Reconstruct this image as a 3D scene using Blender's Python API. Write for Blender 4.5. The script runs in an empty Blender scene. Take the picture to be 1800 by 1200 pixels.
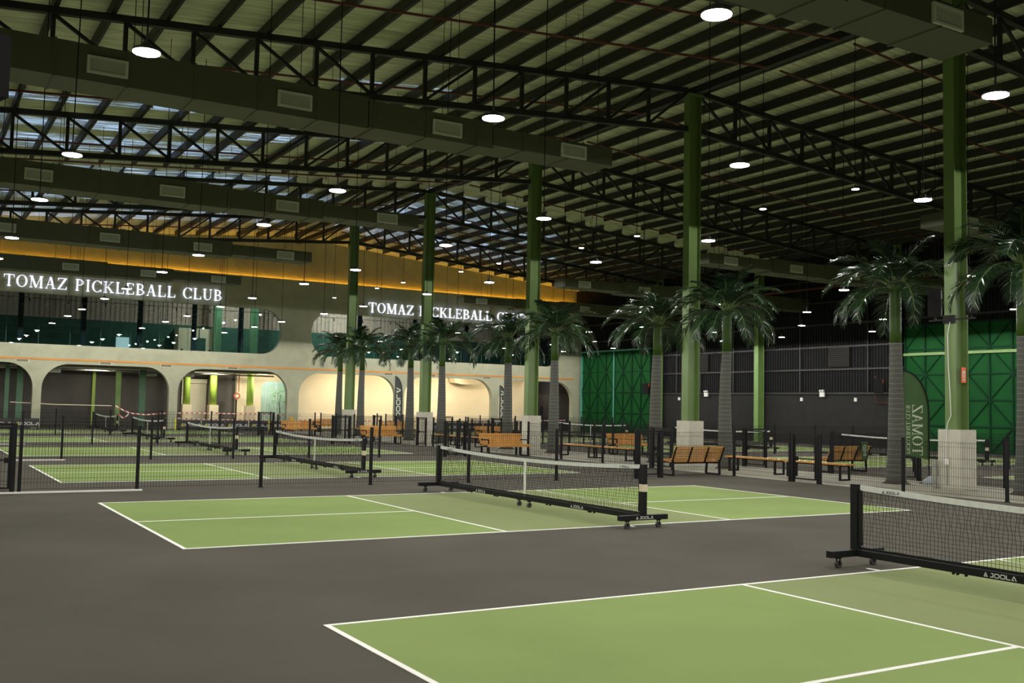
import bpy, bmesh, math, random
from mathutils import Vector, Matrix
random.seed(7)
PI = math.pi
sc = bpy.context.scene
C = sc.collection

# ------------------------------------------------------------------ camera
RT = Vector((0.85610, -0.51647, 0.01893)); UP = Vector((-0.04968, -0.04574, 0.99772)); FW = Vector((0.51443, 0.85509, 0.06476))
RT = Vector((math.sin(1.0279), -math.cos(1.0279), 0)); FW = Vector((math.cos(.0648)*math.cos(1.0279), math.cos(.0648)*math.sin(1.0279), math.sin(.0648)))
UP = RT.cross(FW); _c, _s = math.cos(.0205), math.sin(.0205)
RT, UP = _c*RT + _s*UP, -_s*RT + _c*UP
cd = bpy.data.cameras.new('camera'); cam = bpy.data.objects.new('camera', cd); C.objects.link(cam)
cd.sensor_width = 36.0; cd.lens = 35.63; cd.clip_start = .05; cd.clip_end = 400
M = Matrix((RT, UP, -FW)).transposed().to_4x4(); M.translation = Vector((-3.0213, -12.553, 1.7834))
cam.matrix_world = M
sc.camera = cam
# ------------------------------------------------------------------ world, exposure
w = bpy.data.worlds.new('overcast_sky'); sc.world = w; w.use_nodes = True
w.node_tree.nodes['Background'].inputs[0].default_value = (.66, .79, 1, 1)
w.node_tree.nodes['Background'].inputs[1].default_value = 14.0
sc.view_settings.view_transform = 'Standard'; sc.view_settings.look = 'None'
sc.view_settings.gamma = 1; sc.view_settings.use_curve_mapping = False
sc.view_settings.exposure = 0.0
LAMP_W = 400.0           # each hanging disc lamp
LAMP_COL = (1, .97, .93)
LENS_E = 22.0
# ------------------------------------------------------------------ materials
def mat(name, col, rough=.6, metal=0, var=0, vscale=3, emis=None, estr=0, bump=0, bscale=40, spec=.5):
    m = bpy.data.materials.new(name); m.use_nodes = True
    nt = m.node_tree; b = nt.nodes['Principled BSDF']
    b.inputs['Base Color'].default_value = (*col, 1); b.inputs['Roughness'].default_value = rough
    b.inputs['Metallic'].default_value = metal; b.inputs['Specular IOR Level'].default_value = spec
    tc = nt.nodes.new('ShaderNodeTexCoord')
    if var:
        n = nt.nodes.new('ShaderNodeTexNoise'); n.inputs['Scale'].default_value = vscale; n.inputs['Detail'].default_value = 5
        nt.links.new(tc.outputs['Object'], n.inputs['Vector'])
        r = nt.nodes.new('ShaderNodeMapRange'); r.inputs[1].default_value = .3; r.inputs[2].default_value = .7
        r.inputs[3].default_value = 1-var; r.inputs[4].default_value = 1+var
        nt.links.new(n.outputs['Fac'], r.inputs[0])
        v = nt.nodes.new('ShaderNodeVectorMath'); v.operation = 'SCALE'; v.inputs[0].default_value = col
        nt.links.new(r.outputs[0], v.inputs['Scale']); nt.links.new(v.outputs[0], b.inputs['Base Color'])
    if bump:
        n = nt.nodes.new('ShaderNodeTexNoise'); n.inputs['Scale'].default_value = bscale
        nt.links.new(tc.outputs['Object'], n.inputs['Vector'])
        bp = nt.nodes.new('ShaderNodeBump'); bp.inputs['Strength'].default_value = bump; bp.inputs['Distance'].default_value = .01
        nt.links.new(n.outputs['Fac'], bp.inputs['Height']); nt.links.new(bp.outputs[0], b.inputs['Normal'])
    if emis:
        b.inputs['Emission Color'].default_value = (*emis, 1); b.inputs['Emission Strength'].default_value = estr
    return m

m_floor = mat('dark_acrylic_floor', (.106, .100, .084), .62, var=.10, vscale=.5, bump=.15, bscale=120, spec=0)
m_service = mat('green_court_paint', (.246, .325, .122), .6, var=.06, vscale=.6, spec=0)
m_kitchen = mat('grey_green_court_paint', (.240, .278, .135), .6, var=.05, vscale=.6, spec=0)
m_line = mat('white_line_paint', (.80, .80, .74), .55, var=.04)
m_paving = mat('beige_concrete_paving', (.30, .285, .215), .8, var=.10, vscale=1.2, bump=.2)
m_black = mat('black_powder_coat', (.008, .008, .008), .6, var=.1, spec=.2)
m_wire = mat('black_wire', (.008, .008, .008), .7, var=.1, spec=.1)
m_truss = mat('dark_truss_paint', (.014, .015, .012), .6, var=.15)
m_purlin = mat('dark_purlin_paint', (.015, .016, .012), .55, var=.15)
m_green = mat('green_column_paint', (.120, .195, .052), .5, var=.10, vscale=1.5)
m_wgreen = mat('pale_green_column_paint', (.16, .27, .075), .5, var=.08)
m_lime = mat('lime_column_paint', (.33, .50, .07), .5, var=.06)
m_tgreen = mat('teal_green_steel', (.085, .20, .10), .5, var=.1)
m_plinth = mat('cream_concrete', (.50, .48, .39), .85, var=.08, vscale=4, bump=.25)
m_facade = mat('textured_stucco', (.36, .365, .255), .9, var=.10, vscale=1.4, bump=.35, bscale=25)
m_cream = mat('cream_wall', (.74, .64, .44), .9, var=.05, vscale=.8)
m_dgrey = mat('dark_grey_wall', (.105, .098, .088), .85, var=.12, vscale=.7)
m_taupe = mat('taupe_wall', (.27, .21, .17), .85, var=.08)
m_blackwall = mat('charcoal_cladding', (.014, .014, .015), .8, var=.1, vscale=1, spec=.15)
m_charwall = mat('charcoal_block_wall', (.024, .024, .022), .85, var=.1, vscale=2, spec=.2)
m_duct = mat('olive_duct_metal', (.075, .080, .045), .6, var=.08, vscale=1)
m_vent = mat('pale_vent_frame', (.50, .52, .42), .5, var=.05)
m_ventin = mat('dark_vent_inside', (.010, .010, .009), .9, var=.05, spec=0)  # near-black colour stands in for the shade inside the duct vents
m_louv = mat('tan_vent_slats', (.17, .155, .105), .7, var=.1)
m_red = mat('dark_red_pipe', (.11, .018, .012), .5, var=.1)
m_dgreen = mat('green_door_panel', (.006, .066, .014), .7, var=.12, vscale=1, spec=.12)
m_dgreen2 = mat('dark_green_brace', (.004, .034, .012), .7, var=.1, spec=.12)
m_teal = mat('teal_rail', (.08, .30, .24), .5, var=.1)
m_wood = mat('orange_timber', (.58, .29, .065), .34, var=.10, vscale=4)
m_white = mat('white_plastic', (.70, .70, .66), .5, var=.03)
m_tape = mat('white_net_tape', (.62, .63, .60), .75, var=.08, vscale=14)
m_logo = mat('pale_logo_paint', (.62, .62, .60), .5, var=.02)
m_blogo = mat('black_logo_ink', (.02, .02, .03), .5, var=.02)
m_yellow = mat('yellow_logo', (.62, .60, .06), .5, var=.02)
m_banner = mat('black_banner_vinyl', (.022, .023, .022), .5, var=.1)
m_flagg = mat('dark_green_flag_cloth', (.055, .115, .035), .8, var=.08)
m_flagd = mat('charcoal_flag_cloth', (.055, .058, .06), .8, var=.08)
m_flagt = mat('pale_flag_lettering', (.62, .66, .50), .8, var=.03)
m_orange = mat('orange_sign', (.70, .10, .02), .5, var=.04)
m_redor = mat('red_marker_plastic', (.75, .10, .03), .5, var=.04)
m_wheel = mat('grey_wheel', (.05, .05, .048), .4, var=.1)
m_pink = mat('pinkish_ribbed_wall', (.50, .38, .31), .8, var=.06)
m_mgreen = mat('deep_green_wall', (.022, .085, .058), .7, var=.25, vscale=1.5)
m_cove = mat('amber_strip', (.8, .4, .05), .5, emis=(1, .44, .035), estr=32)
m_strip = mat('orange_trim_strip', (.50, .21, .035), .6, var=.25, vscale=.4, emis=(1, .42, .05), estr=.05)  # weak glow put into the colour of the trim
m_letter = mat('lit_sign_letter', (.9, .9, 1), .4, emis=(.80, .83, 1), estr=1.15)
m_lens = mat('lamp_lens', (1, 1, 1), .4, emis=(1, .97, .90), estr=LENS_E)
m_house = mat('lamp_housing', (.10, .10, .10), .4, metal=.6, var=.05)
m_speaker = mat('black_speaker', (.010, .009, .009), .8, var=.1, spec=.15)
m_amber = mat('painted_amber_glint', (.8, .1, .02), .4, emis=(1, .14, .02), estr=.6)  # self-glowing colour imitating a glint of light on the wall speakers
m_litpanel = mat('lit_white_panel', (.7, .8, .8), .5, emis=(.65, .85, .88), estr=.75)
m_shutter = mat('cream_roller_shutter', (.60, .56, .42), .7, var=.04)
m_steel = mat('galvanised_pipe', (.36, .36, .30), .4, metal=.5, var=.1)
m_soil = mat('brown_root_fibre', (.06, .045, .03), .9, var=.3, vscale=20)
m_clear = mat('clear_plastic_bag', (.42, .46, .52), .25, var=.3, vscale=15)

def mat_trunk():
    m = mat('ringed_palm_bark', (.15, .14, .115), .85); nt = m.node_tree; b = nt.nodes['Principled BSDF']
    tc = nt.nodes.new('ShaderNodeTexCoord'); s = nt.nodes.new('ShaderNodeSeparateXYZ'); nt.links.new(tc.outputs['Object'], s.inputs[0])
    n = nt.nodes.new('ShaderNodeTexNoise'); n.inputs['Scale'].default_value = 6; nt.links.new(tc.outputs['Object'], n.inputs['Vector'])
    a = nt.nodes.new('ShaderNodeMath'); a.operation = 'MULTIPLY_ADD'; a.inputs[1].default_value = .07; nt.links.new(n.outputs['Fac'], a.inputs[0]); nt.links.new(s.outputs[2], a.inputs[2])
    q = nt.nodes.new('ShaderNodeMath'); q.operation = 'MULTIPLY'; q.inputs[1].default_value = 7.6; nt.links.new(a.outputs[0], q.inputs[0])
    f = nt.nodes.new('ShaderNodeMath'); f.operation = 'FRACT'; nt.links.new(q.outputs[0], f.inputs[0])
    r = nt.nodes.new('ShaderNodeValToRGB'); r.color_ramp.elements[0].color = (.15, .15, .125, 1); r.color_ramp.elements[1].color = (.070, .072, .060, 1)
    r.color_ramp.elements[0].position = .06; r.color_ramp.elements[1].position = .16
    nt.links.new(f.outputs[0], r.inputs[0]); nt.links.new(r.outputs[0], b.inputs['Base Color'])
    return m
m_trunk = mat_trunk()
m_crown = mat('green_crownshaft', (.032, .068, .008), .5, var=.2, vscale=4, spec=.2)
m_frond = mat('glossy_frond', (.009, .028, .009), .30, var=.25, vscale=3)
m_stalk = mat('frond_stalk', (.06, .095, .022), .45, var=.15)
m_leafy = mat('bright_leaves', (.18, .42, .06), .5, var=.25, vscale=5)

def mat_roof():
    m = bpy.data.materials.new('foil_roof_lining'); m.use_nodes = True; nt = m.node_tree; L = nt.links
    b = nt.nodes['Principled BSDF']; out = nt.nodes['Material Output']
    b.inputs['Roughness'].default_value = .5
    g = nt.nodes.new('ShaderNodeNewGeometry')
    mp = nt.nodes.new('ShaderNodeMapping'); mp.inputs['Scale'].default_value = (.55, 5.0, 1); L.new(g.outputs['Position'], mp.inputs[0])
    n = nt.nodes.new('ShaderNodeTexNoise'); n.inputs['Scale'].default_value = 1.3; n.inputs['Detail'].default_value = 4; L.new(mp.outputs[0], n.inputs[0])
    r = nt.nodes.new('ShaderNodeValToRGB'); r.color_ramp.elements[0].color = (.46, .49, .31, 1); r.color_ramp.elements[1].color = (.82, .86, .60, 1)
    r.color_ramp.elements[0].position = .3; r.color_ramp.elements[1].position = .7
    L.new(n.outputs['Fac'], r.inputs[0]); L.new(r.outputs[0], b.inputs['Base Color'])
    bp = nt.nodes.new('ShaderNodeBump'); bp.inputs['Strength'].default_value = .8; bp.inputs['Distance'].default_value = .06
    L.new(n.outputs['Fac'], bp.inputs['Height']); L.new(bp.outputs[0], b.inputs['Normal'])
    return m
m_roof = mat_roof()
def mat_sky():
    m = bpy.data.materials.new('translucent_roof_sheet'); m.use_nodes = True; nt = m.node_tree; L = nt.links
    out = nt.nodes['Material Output']; b = nt.nodes['Principled BSDF']; b.inputs['Base Color'].default_value = (.66, .70, .50, 1)
    t = nt.nodes.new('ShaderNodeBsdfTranslucent'); t.inputs[0].default_value = (.68, .74, .86, 1)
    g = nt.nodes.new('ShaderNodeNewGeometry'); mp = nt.nodes.new('ShaderNodeMapping'); mp.inputs['Scale'].default_value = (.45, 9.0, 1); L.new(g.outputs['Position'], mp.inputs[0])
    n = nt.nodes.new('ShaderNodeTexNoise'); n.inputs['Scale'].default_value = 1.5; n.inputs['Detail'].default_value = 5; L.new(mp.outputs[0], n.inputs[0])
    r = nt.nodes.new('ShaderNodeMapRange'); r.inputs[1].default_value = .46; r.inputs[2].default_value = .60; r.inputs[3].default_value = .0; r.inputs[4].default_value = .33
    L.new(n.outputs['Fac'], r.inputs[0])
    mx = nt.nodes.new('ShaderNodeMixShader'); L.new(r.outputs[0], mx.inputs[0]); L.new(b.outputs[0], mx.inputs[1]); L.new(t.outputs[0], mx.inputs[2]); L.new(mx.outputs[0], out.inputs[0])
    return m
m_sky = mat_sky()
def mat_glass():
    m = bpy.data.materials.new('dark_tinted_glass'); m.use_nodes = True; nt = m.node_tree; L = nt.links
    out = nt.nodes['Material Output']; nt.nodes.remove(nt.nodes['Principled BSDF'])
    t = nt.nodes.new('ShaderNodeBsdfTransparent'); t.inputs[0].default_value = (.62, .74, .74, 1)
    g = nt.nodes.new('ShaderNodeBsdfGlossy'); g.inputs['Roughness'].default_value = .0; g.inputs[0].default_value = (.9, .95, 1, 1)
    f = nt.nodes.new('ShaderNodeFresnel'); f.inputs[0].default_value = 1.5
    a = nt.nodes.new('ShaderNodeMath'); a.operation = 'MULTIPLY'; a.inputs[1].default_value = 1.8; L.new(f.outputs[0], a.inputs[0])
    mx = nt.nodes.new('ShaderNodeMixShader'); L.new(a.outputs[0], mx.inputs[0]); L.new(t.outputs[0], mx.inputs[1]); L.new(g.outputs[0], mx.inputs[2]); L.new(mx.outputs[0], out.inputs[0])
    return m
m_glass = mat_glass()
def mat_tape2():
    m = mat('red_white_barrier_tape', (.8, .8, .8), .5); nt = m.node_tree; b = nt.nodes['Principled BSDF']
    g = nt.nodes.new('ShaderNodeNewGeometry'); s = nt.nodes.new('ShaderNodeSeparateXYZ'); nt.links.new(g.outputs['Position'], s.inputs[0])
    q = nt.nodes.new('ShaderNodeMath'); q.operation = 'MULTIPLY'; q.inputs[1].default_value = 3.2; nt.links.new(s.outputs[0], q.inputs[0])
    f = nt.nodes.new('ShaderNodeMath'); f.operation = 'FRACT'; nt.links.new(q.outputs[0], f.inputs[0])
    r = nt.nodes.new('ShaderNodeValToRGB'); r.color_ramp.interpolation = 'CONSTANT'; r.color_ramp.elements[0].color = (.75, .70, .62, 1); r.color_ramp.elements[1].color = (.60, .10, .07, 1); r.color_ramp.elements[1].position = .5
    nt.links.new(f.outputs[0], r.inputs[0]); nt.links.new(r.outputs[0], b.inputs['Base Color'])
    return m
m_btape = mat_tape2()

# ------------------------------------------------------------------ helpers
class MB:
    def __init__(s): s.v = []; s.f = []
    def box(s, x0, x1, y0, y1, z0, z1):
        i = len(s.v)
        s.v += [(x0,y0,z0),(x1,y0,z0),(x1,y1,z0),(x0,y1,z0),(x0,y0,z1),(x1,y0,z1),(x1,y1,z1),(x0,y1,z1)]
        s.f += [(i,i+3,i+2,i+1),(i+4,i+5,i+6,i+7),(i,i+1,i+5,i+4),(i+1,i+2,i+6,i+5),(i+2,i+3,i+7,i+6),(i+3,i,i+4,i+7)]
        return s
    def bar(s, a, b, w, h=None, up=(0,0,1)):
        a = Vector(a); b = Vector(b); h = h or w; d = (b-a).normalized(); u = Vector(up)
        if abs(d.dot(u)) > .95: u = Vector((0,1,0)) if abs(d.y) < .9 else Vector((1,0,0))
        r = d.cross(u).normalized(); u = r.cross(d)
        i = len(s.v)
        for p in (a, b):
            for sx, sz in ((-1,-1),(1,-1),(1,1),(-1,1)): s.v.append(tuple(p + r*(sx*w/2) + u*(sz*h/2)))
        s.f += [(i,i+1,i+2,i+3),(i+7,i+6,i+5,i+4)] + [(i+k, i+4+k, i+4+(k+1)%4, i+(k+1)%4) for k in range(4)]
        return s
    def poly(s, pts, w, h=None, up=(0,0,1)):
        for a, b in zip(pts, pts[1:]): s.bar(a, b, w, h, up)
        return s
    def tube(s, pts, rad, n=8, cap=True):
        pts = [Vector(p) for p in pts]; rr = rad if isinstance(rad, (list, tuple)) else [rad]*len(pts)
        i0 = len(s.v); ref = Vector((0,0,1))
        for k, p in enumerate(pts):
            d = (pts[min(k+1, len(pts)-1)] - pts[max(k-1, 0)]).normalized()
            u = ref if abs(d.dot(ref)) < .95 else Vector((1,0,0))
            r = d.cross(u).normalized(); u = r.cross(d)
            for j in range(n):
                a = 2*PI*j/n; s.v.append(tuple(p + (r*math.cos(a) + u*math.sin(a))*rr[k]))
        for k in range(len(pts)-1):
            for j in range(n):
                a = i0+k*n+j; b = i0+k*n+(j+1) % n; s.f.append((a, b, b+n, a+n))
        if cap:
            s.f.append(tuple(i0+j for j in range(n))[::-1]); e = i0+(len(pts)-1)*n; s.f.append(tuple(e+j for j in range(n)))
        return s
    def prism(s, poly, o, u, v, d):       # 2-D polygon in plane (o,u,v) thickened by vector d
        o = Vector(o); u = Vector(u); v = Vector(v); d = Vector(d); i = len(s.v); n = len(poly)
        for k in (0, 1):
            for (x, y) in poly: s.v.append(tuple(o + u*x + v*y + d*k))
        s.f.append(tuple(i+k for k in range(n))[::-1]); s.f.append(tuple(i+n+k for k in range(n)))
        for k in range(n): s.f.append((i+k, i+(k+1) % n, i+n+(k+1) % n, i+n+k))
        return s
    def mesh(s, name, m):
        me = bpy.data.meshes.new(name); me.from_pydata(s.v, [], s.f); me.materials.append(m)
        bm = bmesh.new(); bm.from_mesh(me); bmesh.ops.recalc_face_normals(bm, faces=bm.faces); bm.to_mesh(me); bm.free()
        return me
    def build(s, name, m, parent=None, loc=(0,0,0), rz=0, smooth=False):
        o = bpy.data.objects.new(name, s.mesh(name, m)); C.objects.link(o); o.location = loc; o.rotation_euler.z = rz
        if parent: o.parent = parent
        if smooth:
            for p in o.data.polygons: p.use_smooth = True
        return o
def tag(o, label=None, cat=None, group=None, kind=None):
    if label: o['label'] = label
    if cat: o['category'] = cat
    if group: o['group'] = group
    if kind: o['kind'] = kind
    return o
def thing(name, label, cat, loc=(0,0,0), rz=0, group=None):
    o = bpy.data.objects.new(name, None); C.objects.link(o); o.location = loc; o.rotation_euler.z = rz
    return tag(o, label, cat, group)
def use(name, me, parent, loc=(0,0,0), rz=0, rot=None):
    o = bpy.data.objects.new(name, me); C.objects.link(o); o.location = loc; o.rotation_euler = rot or (0,0,rz); o.parent = parent
    return o
def dup(o, loc=None, rz=None, label=None, parent=None):
    c = o.copy(); C.objects.link(c)
    if parent is not None: c.parent = parent
    else:
        if loc is not None: c.location = loc
        if rz is not None: c.rotation_euler.z = rz
    if label: c['label'] = label
    for ch in list(o.children): dup(ch, parent=c)
    return c
def struct(mb, name, m): return tag(mb.build(name, m), kind='structure')
ORD = ['first','second','third','fourth','fifth','sixth','seventh','eighth','ninth','tenth','eleventh','twelfth','thirteenth','fourteenth','fifteenth','sixteenth']

# ------------------------------------------------------------------ lettering (serif capitals and a wide sans)
def ring(cx, cy, rx, ry, wx, wy, a0, a1, n=18):
    out = []
    for k in range(n):
        t0 = math.radians(a0+(a1-a0)*k/n); t1 = math.radians(a0+(a1-a0)*(k+1)/n)
        out.append([(cx+rx*math.cos(t0), cy+ry*math.sin(t0)), (cx+rx*math.cos(t1), cy+ry*math.sin(t1)),
                    (cx+(rx-wx)*math.cos(t1), cy+(ry-wy)*math.sin(t1)), (cx+(rx-wx)*math.cos(t0), cy+(ry-wy)*math.sin(t0))])
    return out
def R4(x0, y0, x1, y1): return [(x0,y0),(x1,y0),(x1,y1),(x0,y1)]
def diag(x0, y0, x1, y1, w): return [(x0-w/2,y0),(x0+w/2,y0),(x1+w/2,y1),(x1-w/2,y1)]
TK, TN, SF = .155, .055, .045
def stem(x, w=TK, s=.08, y0=0, y1=1): return [R4(x,y0,x+w,y1), R4(x-s,y0,x+w+s,y0+SF), R4(x-s,y1-SF,x+w+s,y1)]
SERIF = {
 'T': (.86, stem(.355)[:2] + [R4(0,.945,.86,1), [(0,.74),(.035,.74),(.07,.95),(0,.95)], [(.825,.74),(.86,.74),(.86,.95),(.79,.95)]]),
 'O': (.94, ring(.47,.5,.46,.52,.165,.05,0,360,32)),
 'M': (1.16, stem(.12,.055,.11) + stem(.90,TK,.09) + [diag(.175,1,.56,.02,.17)[:], diag(.56,.02,.93,1,.06), R4(.0,.955,.2,1)]),
 'A': (.90, [diag(.12,0,.43,1,.06), diag(.74,0,.45,1,.165), R4(.24,.32,.62,.37), R4(0,0,.24,SF), R4(.56,0,.92,SF)]),
 'Z': (.80, [R4(.03,.945,.78,1), R4(.0,0,.78,.055), [(.0,.05),(.19,.05),(.78,.95),(.58,.95)], [(.03,.76),(.06,.76),(.12,.95),(.03,.95)], [(.75,.25),(.78,.25),(.78,.05),(.69,.05)]]),
 'P': (.76, stem(.10) + ring(.36,.73,.36,.27,.15,.05,-90,90,14) + [R4(.2,.95,.37,1), R4(.2,.46,.37,.51)]),
 'I': (.40, stem(.12)),
 'C': (.86, ring(.47,.5,.46,.52,.165,.05,38,322,28) + [R4(.80,.68,.835,1.0), R4(.80,.02,.83,.22)]),
 'K': (.94, stem(.10) + [diag(.28,.42,.74,.96,.06), diag(.42,.52,.80,.03,.17), R4(.58,.955,.90,1), R4(.60,0,.97,SF)]),
 'L': (.76, stem(.10) + [R4(.2,0,.74,.055), [(.71,.28),(.74,.28),(.74,.04),(.66,.04)]]),
 'E': (.78, stem(.10) + [R4(.2,.945,.70,1), R4(.2,0,.74,.055), R4(.2,.49,.54,.54), R4(.51,.40,.545,.63), [(.665,.76),(.70,.76),(.70,.95),(.62,.95)], [(.705,.26),(.74,.26),(.74,.05),(.66,.05)]]),
 'B': (.82, stem(.10) + ring(.36,.745,.34,.255,.15,.05,-90,90,14) + ring(.38,.26,.40,.26,.16,.05,-90,90,14) + [R4(.2,.95,.37,1), R4(.2,.47,.4,.52), R4(.2,0,.4,.05)]),
 'U': (.94, [R4(.12,.30,.275,1), R4(.74,.3,.795,1), R4(.02,.955,.37,1), R4(.64,.955,.90,1)] + ring(.4575,.32,.3375,.34,.155,.06,180,270,12) + ring(.4575,.32,.3375,.34,.055,.06,270,360,12)),
 ' ': (.42, [])}
SANS = {
 'J': (1.0, [R4(.72,.25,.92,1), R4(.35,.8,.92,1), R4(.12,0,.68,.2)] + ring(.67,.25,.25,.25,.2,.2,270,360,6)),
 'O': (1.35, [R4(.3,0,1.0,.2), R4(.3,.8,1.0,1)] + ring(.3,.5,.3,.5,.2,.2,90,270,10) + ring(1.0,.5,.3,.5,.2,.2,-90,90,10)),
 'L': (1.15, [R4(0,0,.2,1), R4(0,0,1.0,.2)]),
 'A': (1.35, [diag(.12,0,.62,1,.24), diag(1.15,0,.66,1,.24), R4(.35,.0,.62,.2)]),
 '^': (1.5, [[(.1,0),(.34,0),(.72,.8),(.6,1.05)], [(.1,0),(1.1,0),(1.0,.2),(.2,.2)], [(.62,1.05),(.85,.6),(1.15,0),(.88,0),(.55,.75)]])}
def text_mb(txt, font, o, u, v, n, size, depth, gap=.08, mirror=False):
    """glyph prisms of a whole line in one mesh, centred on o"""
    W = sum(font[c][0]+gap for c in txt) - gap; x = -W/2; mb = MB(); o = Vector(o); u = Vector(u); v = Vector(v); n = Vector(n)
    for c in txt:
        w, ps = font[c]
        for p in ps:
            pts = [((x+a)*size*(-1 if mirror else 1), (b-.5)*size) for a, b in p]
            mb.prism(pts, o, u, v, n*depth)
        x += w+gap
    return mb, W*size

# ------------------------------------------------------------------ the shell
XL, XR, YB, YF = -4.4, 42.6, -24.0, 52.5
RX = 19.35                                    # ridge and column row
def zr(x): return 12.6 - .083*abs(x-RX)        # top of the truss top chord
struct(MB().box(XL-.3, XR+.3, YB-.3, 66, -.3, 0), 'floor', m_floor)
struct(MB().box(17.1, 20.95, YB, 52.4, 0, .006), 'floor_paving', m_paving)
# roof lining: opaque foil and translucent sheets, in strips between the trusses
def roof_piece(x0, x1, y0, y1, m, name):
    mb = MB(); cuts = sorted({x0, x1, RX} if x0 < RX < x1 else {x0, x1})
    for a, b in zip(cuts, cuts[1:]):
        za, zb = zr(a)+.37, zr(b)+.37; i = len(mb.v)
        mb.v += [(a,y0,za),(b,y0,zb),(b,y1,zb),(a,y1,za),(a,y0,za+.03),(b,y0,zb+.03),(b,y1,zb+.03),(a,y1,za+.03)]
        mb.f += [(i,i+3,i+2,i+1),(i+4,i+5,i+6,i+7),(i,i+1,i+5,i+4),(i+1,i+2,i+6,i+5),(i+2,i+3,i+7,i+6),(i+3,i,i+4,i+7)]
    return struct(mb, name, m)
SKY = [(22.3,23.1,XL,8.6),(25.0,26.6,XL,9.8),(27.6,30.2,XL,8.6),(33.2,36.6,XL,12.5),(37.4,41.6,XL,16.8),(43.2,47.4,XL,16.8),
       (24.5,25.3,10.5,18.6),(17.2,17.8,8.4,13.0),(33.6,36.2,19.8,25.5),(37.2,41.4,19.8,30.4),(43.4,48.2,19.8,35.0)]
ys = sorted({YB-.3, YF+.9} | {a for s in SKY for a in s[:2]})
for y0, y1 in zip(ys, ys[1:]):
    act = sorted((s[2], s[3]) for s in SKY if s[0] <= y0+1e-6 and s[1] >= y1-1e-6)
    x = XL-.3
    for a, b in act:
        if a > x: roof_piece(x, a, y0, y1, m_roof, 'ceiling')
        roof_piece(max(a, x), b, y0, y1, m_sky, 'ceiling_skylight'); x = b
    roof_piece(x, XR+.3, y0, y1, m_roof, 'ceiling')
# side and back walls
struct(MB().box(XL-.3, XL, YB-.3, 53.2, 0, 13.2), 'wall_left', m_facade)
struct(MB().box(XL-.3, XR+.3, YB-.3, YB, 0, 13.5), 'wall_back', m_charwall)
struct(MB().box(XR, XR+.3, YB, 66, 0, 2.92), 'wall_right', m_charwall)
mb = MB(); y = YB; k = 0                       # ribbed cladding above the block wall
mb.box(XR+.08, XR+.3, YB, 66, 2.92, 11.3)
while y < 53: mb.box(XR+.03, XR+.08, y, y+.10, 2.92, 11.3); y += .20
struct(mb, 'wall_right_cladding', m_blackwall)
for z in (2.95, 4.31, 5.6, 6.9, 8.2, 9.5): struct(MB().box(XR-.12, XR+.02, YB, 52.4, z-.05, z+.05), 'trim_girt', m_truss)

# ------------------------------------------------------------------ facade at the far end
def outline_arch(cx, hw, h, r, n=10):
    p = [(cx-hw, 0), (cx+hw, 0)]
    p += [(cx+hw-r+r*math.cos(a), h-r+r*math.sin(a)) for a in [PI/2*k/n for k in range(n+1)]]
    p += [(cx-hw+r-r*math.sin(a), h-r+r*math.cos(a)) for a in [PI/2*k/n for k in range(n+1)]]
    return p
def outline_pill(x0, x1, z0, z1, n=12):
    r = (z1-z0)/2*.98; cz = (z0+z1)/2; hz = (z1-z0)/2; p = []
    for q, (cx, s) in enumerate(((x1-r, 1), (x0+r, -1))):
        for k in range(2*n+1):
            a = -PI/2 + PI*k/(2*n)
            ca, sa = math.cos(a), math.sin(a)
            p.append((cx + s*r*abs(ca)**.85, cz + s*hz*math.copysign(abs(sa)**.85, sa)))
    return p
ARCH = [(.02,3.65),(7.77,3.63),(15.45,3.53),(23.28,3.52),(31.03,3.58),(38.5,3.31)]
def facade():
    bm = bmesh.new(); edges = []
    def loop(pts):
        vs = [bm.verts.new((x, YF, z)) for x, z in pts]
        for a, b in zip(vs, vs[1:]+vs[:1]): edges.append(bm.edges.new((a, b)))
    outer = [(XL, 0)]
    for cx, hw in ARCH:
        a = outline_arch(cx, hw, 3.80, 1.45)
        outer += [a[0]] + a[2:][::-1] + [a[1]]
    outer += [(XR, 0), (XR, 9.96), (XL, 9.96)]
    loop(outer)
    loop(outline_pill(-9+4.7, 18.45, 4.93, 7.9)); loop(outline_pill(20.5, 40.75, 4.95, 7.9))
    bmesh.ops.triangle_fill(bm, use_beauty=True, use_dissolve=False, edges=edges)
    fs = list(bm.faces)
    r = bmesh.ops.extrude_face_region(bm, geom=fs)
    for v in [g for g in r['geom'] if isinstance(g, bmesh.types.BMVert)]: v.co.y += .42
    bmesh.ops.recalc_face_normals(bm, faces=bm.faces)
    me = bpy.data.meshes.new('wall_front'); bm.to_mesh(me); bm.free(); me.materials.append(m_facade)
    o = bpy.data.objects.new('wall_front', me); C.objects.link(o); o['kind'] = 'structure'
facade()
struct(MB().box(XL, XR, 53.25, 53.5, 9.3, 13.2), 'wall_front_upper', m_facade)
struct(MB().box(XL, XR, 52.92, 53.25, 9.3, 9.6), 'wall_front_ledge', m_facade)
tag(MB().box(XL, 42.3, 53.15, 53.20, 9.90, 9.94).build('cove_light_strip', m_cove), 'amber cove light glowing along the ledge above the illuminated lettering', 'light strip')
tag(MB().box(XL, 41.9, 52.46, 52.50, 4.00, 4.11).build('orange_trim_strip', m_strip), 'thin orange strip running along the pale facade above the arches', 'trim strip')
for x in [-1.0, 3.05, 7.6, 11.15, 15.3, 26.2, 29.55, 34.1]:
    g = thing('wall_vent', 'small grey vent grille in the facade under the orange strip', 'vent', (x, 52.47, 3.92), group='small vents along the orange strip')
    MB().box(-.36,.36,-.01,.03,-.11,.11).build('frame', m_vent, g); MB().box(-.31,.31,-.02,0,-.07,.07).build('slats', m_louv, g)
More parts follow.
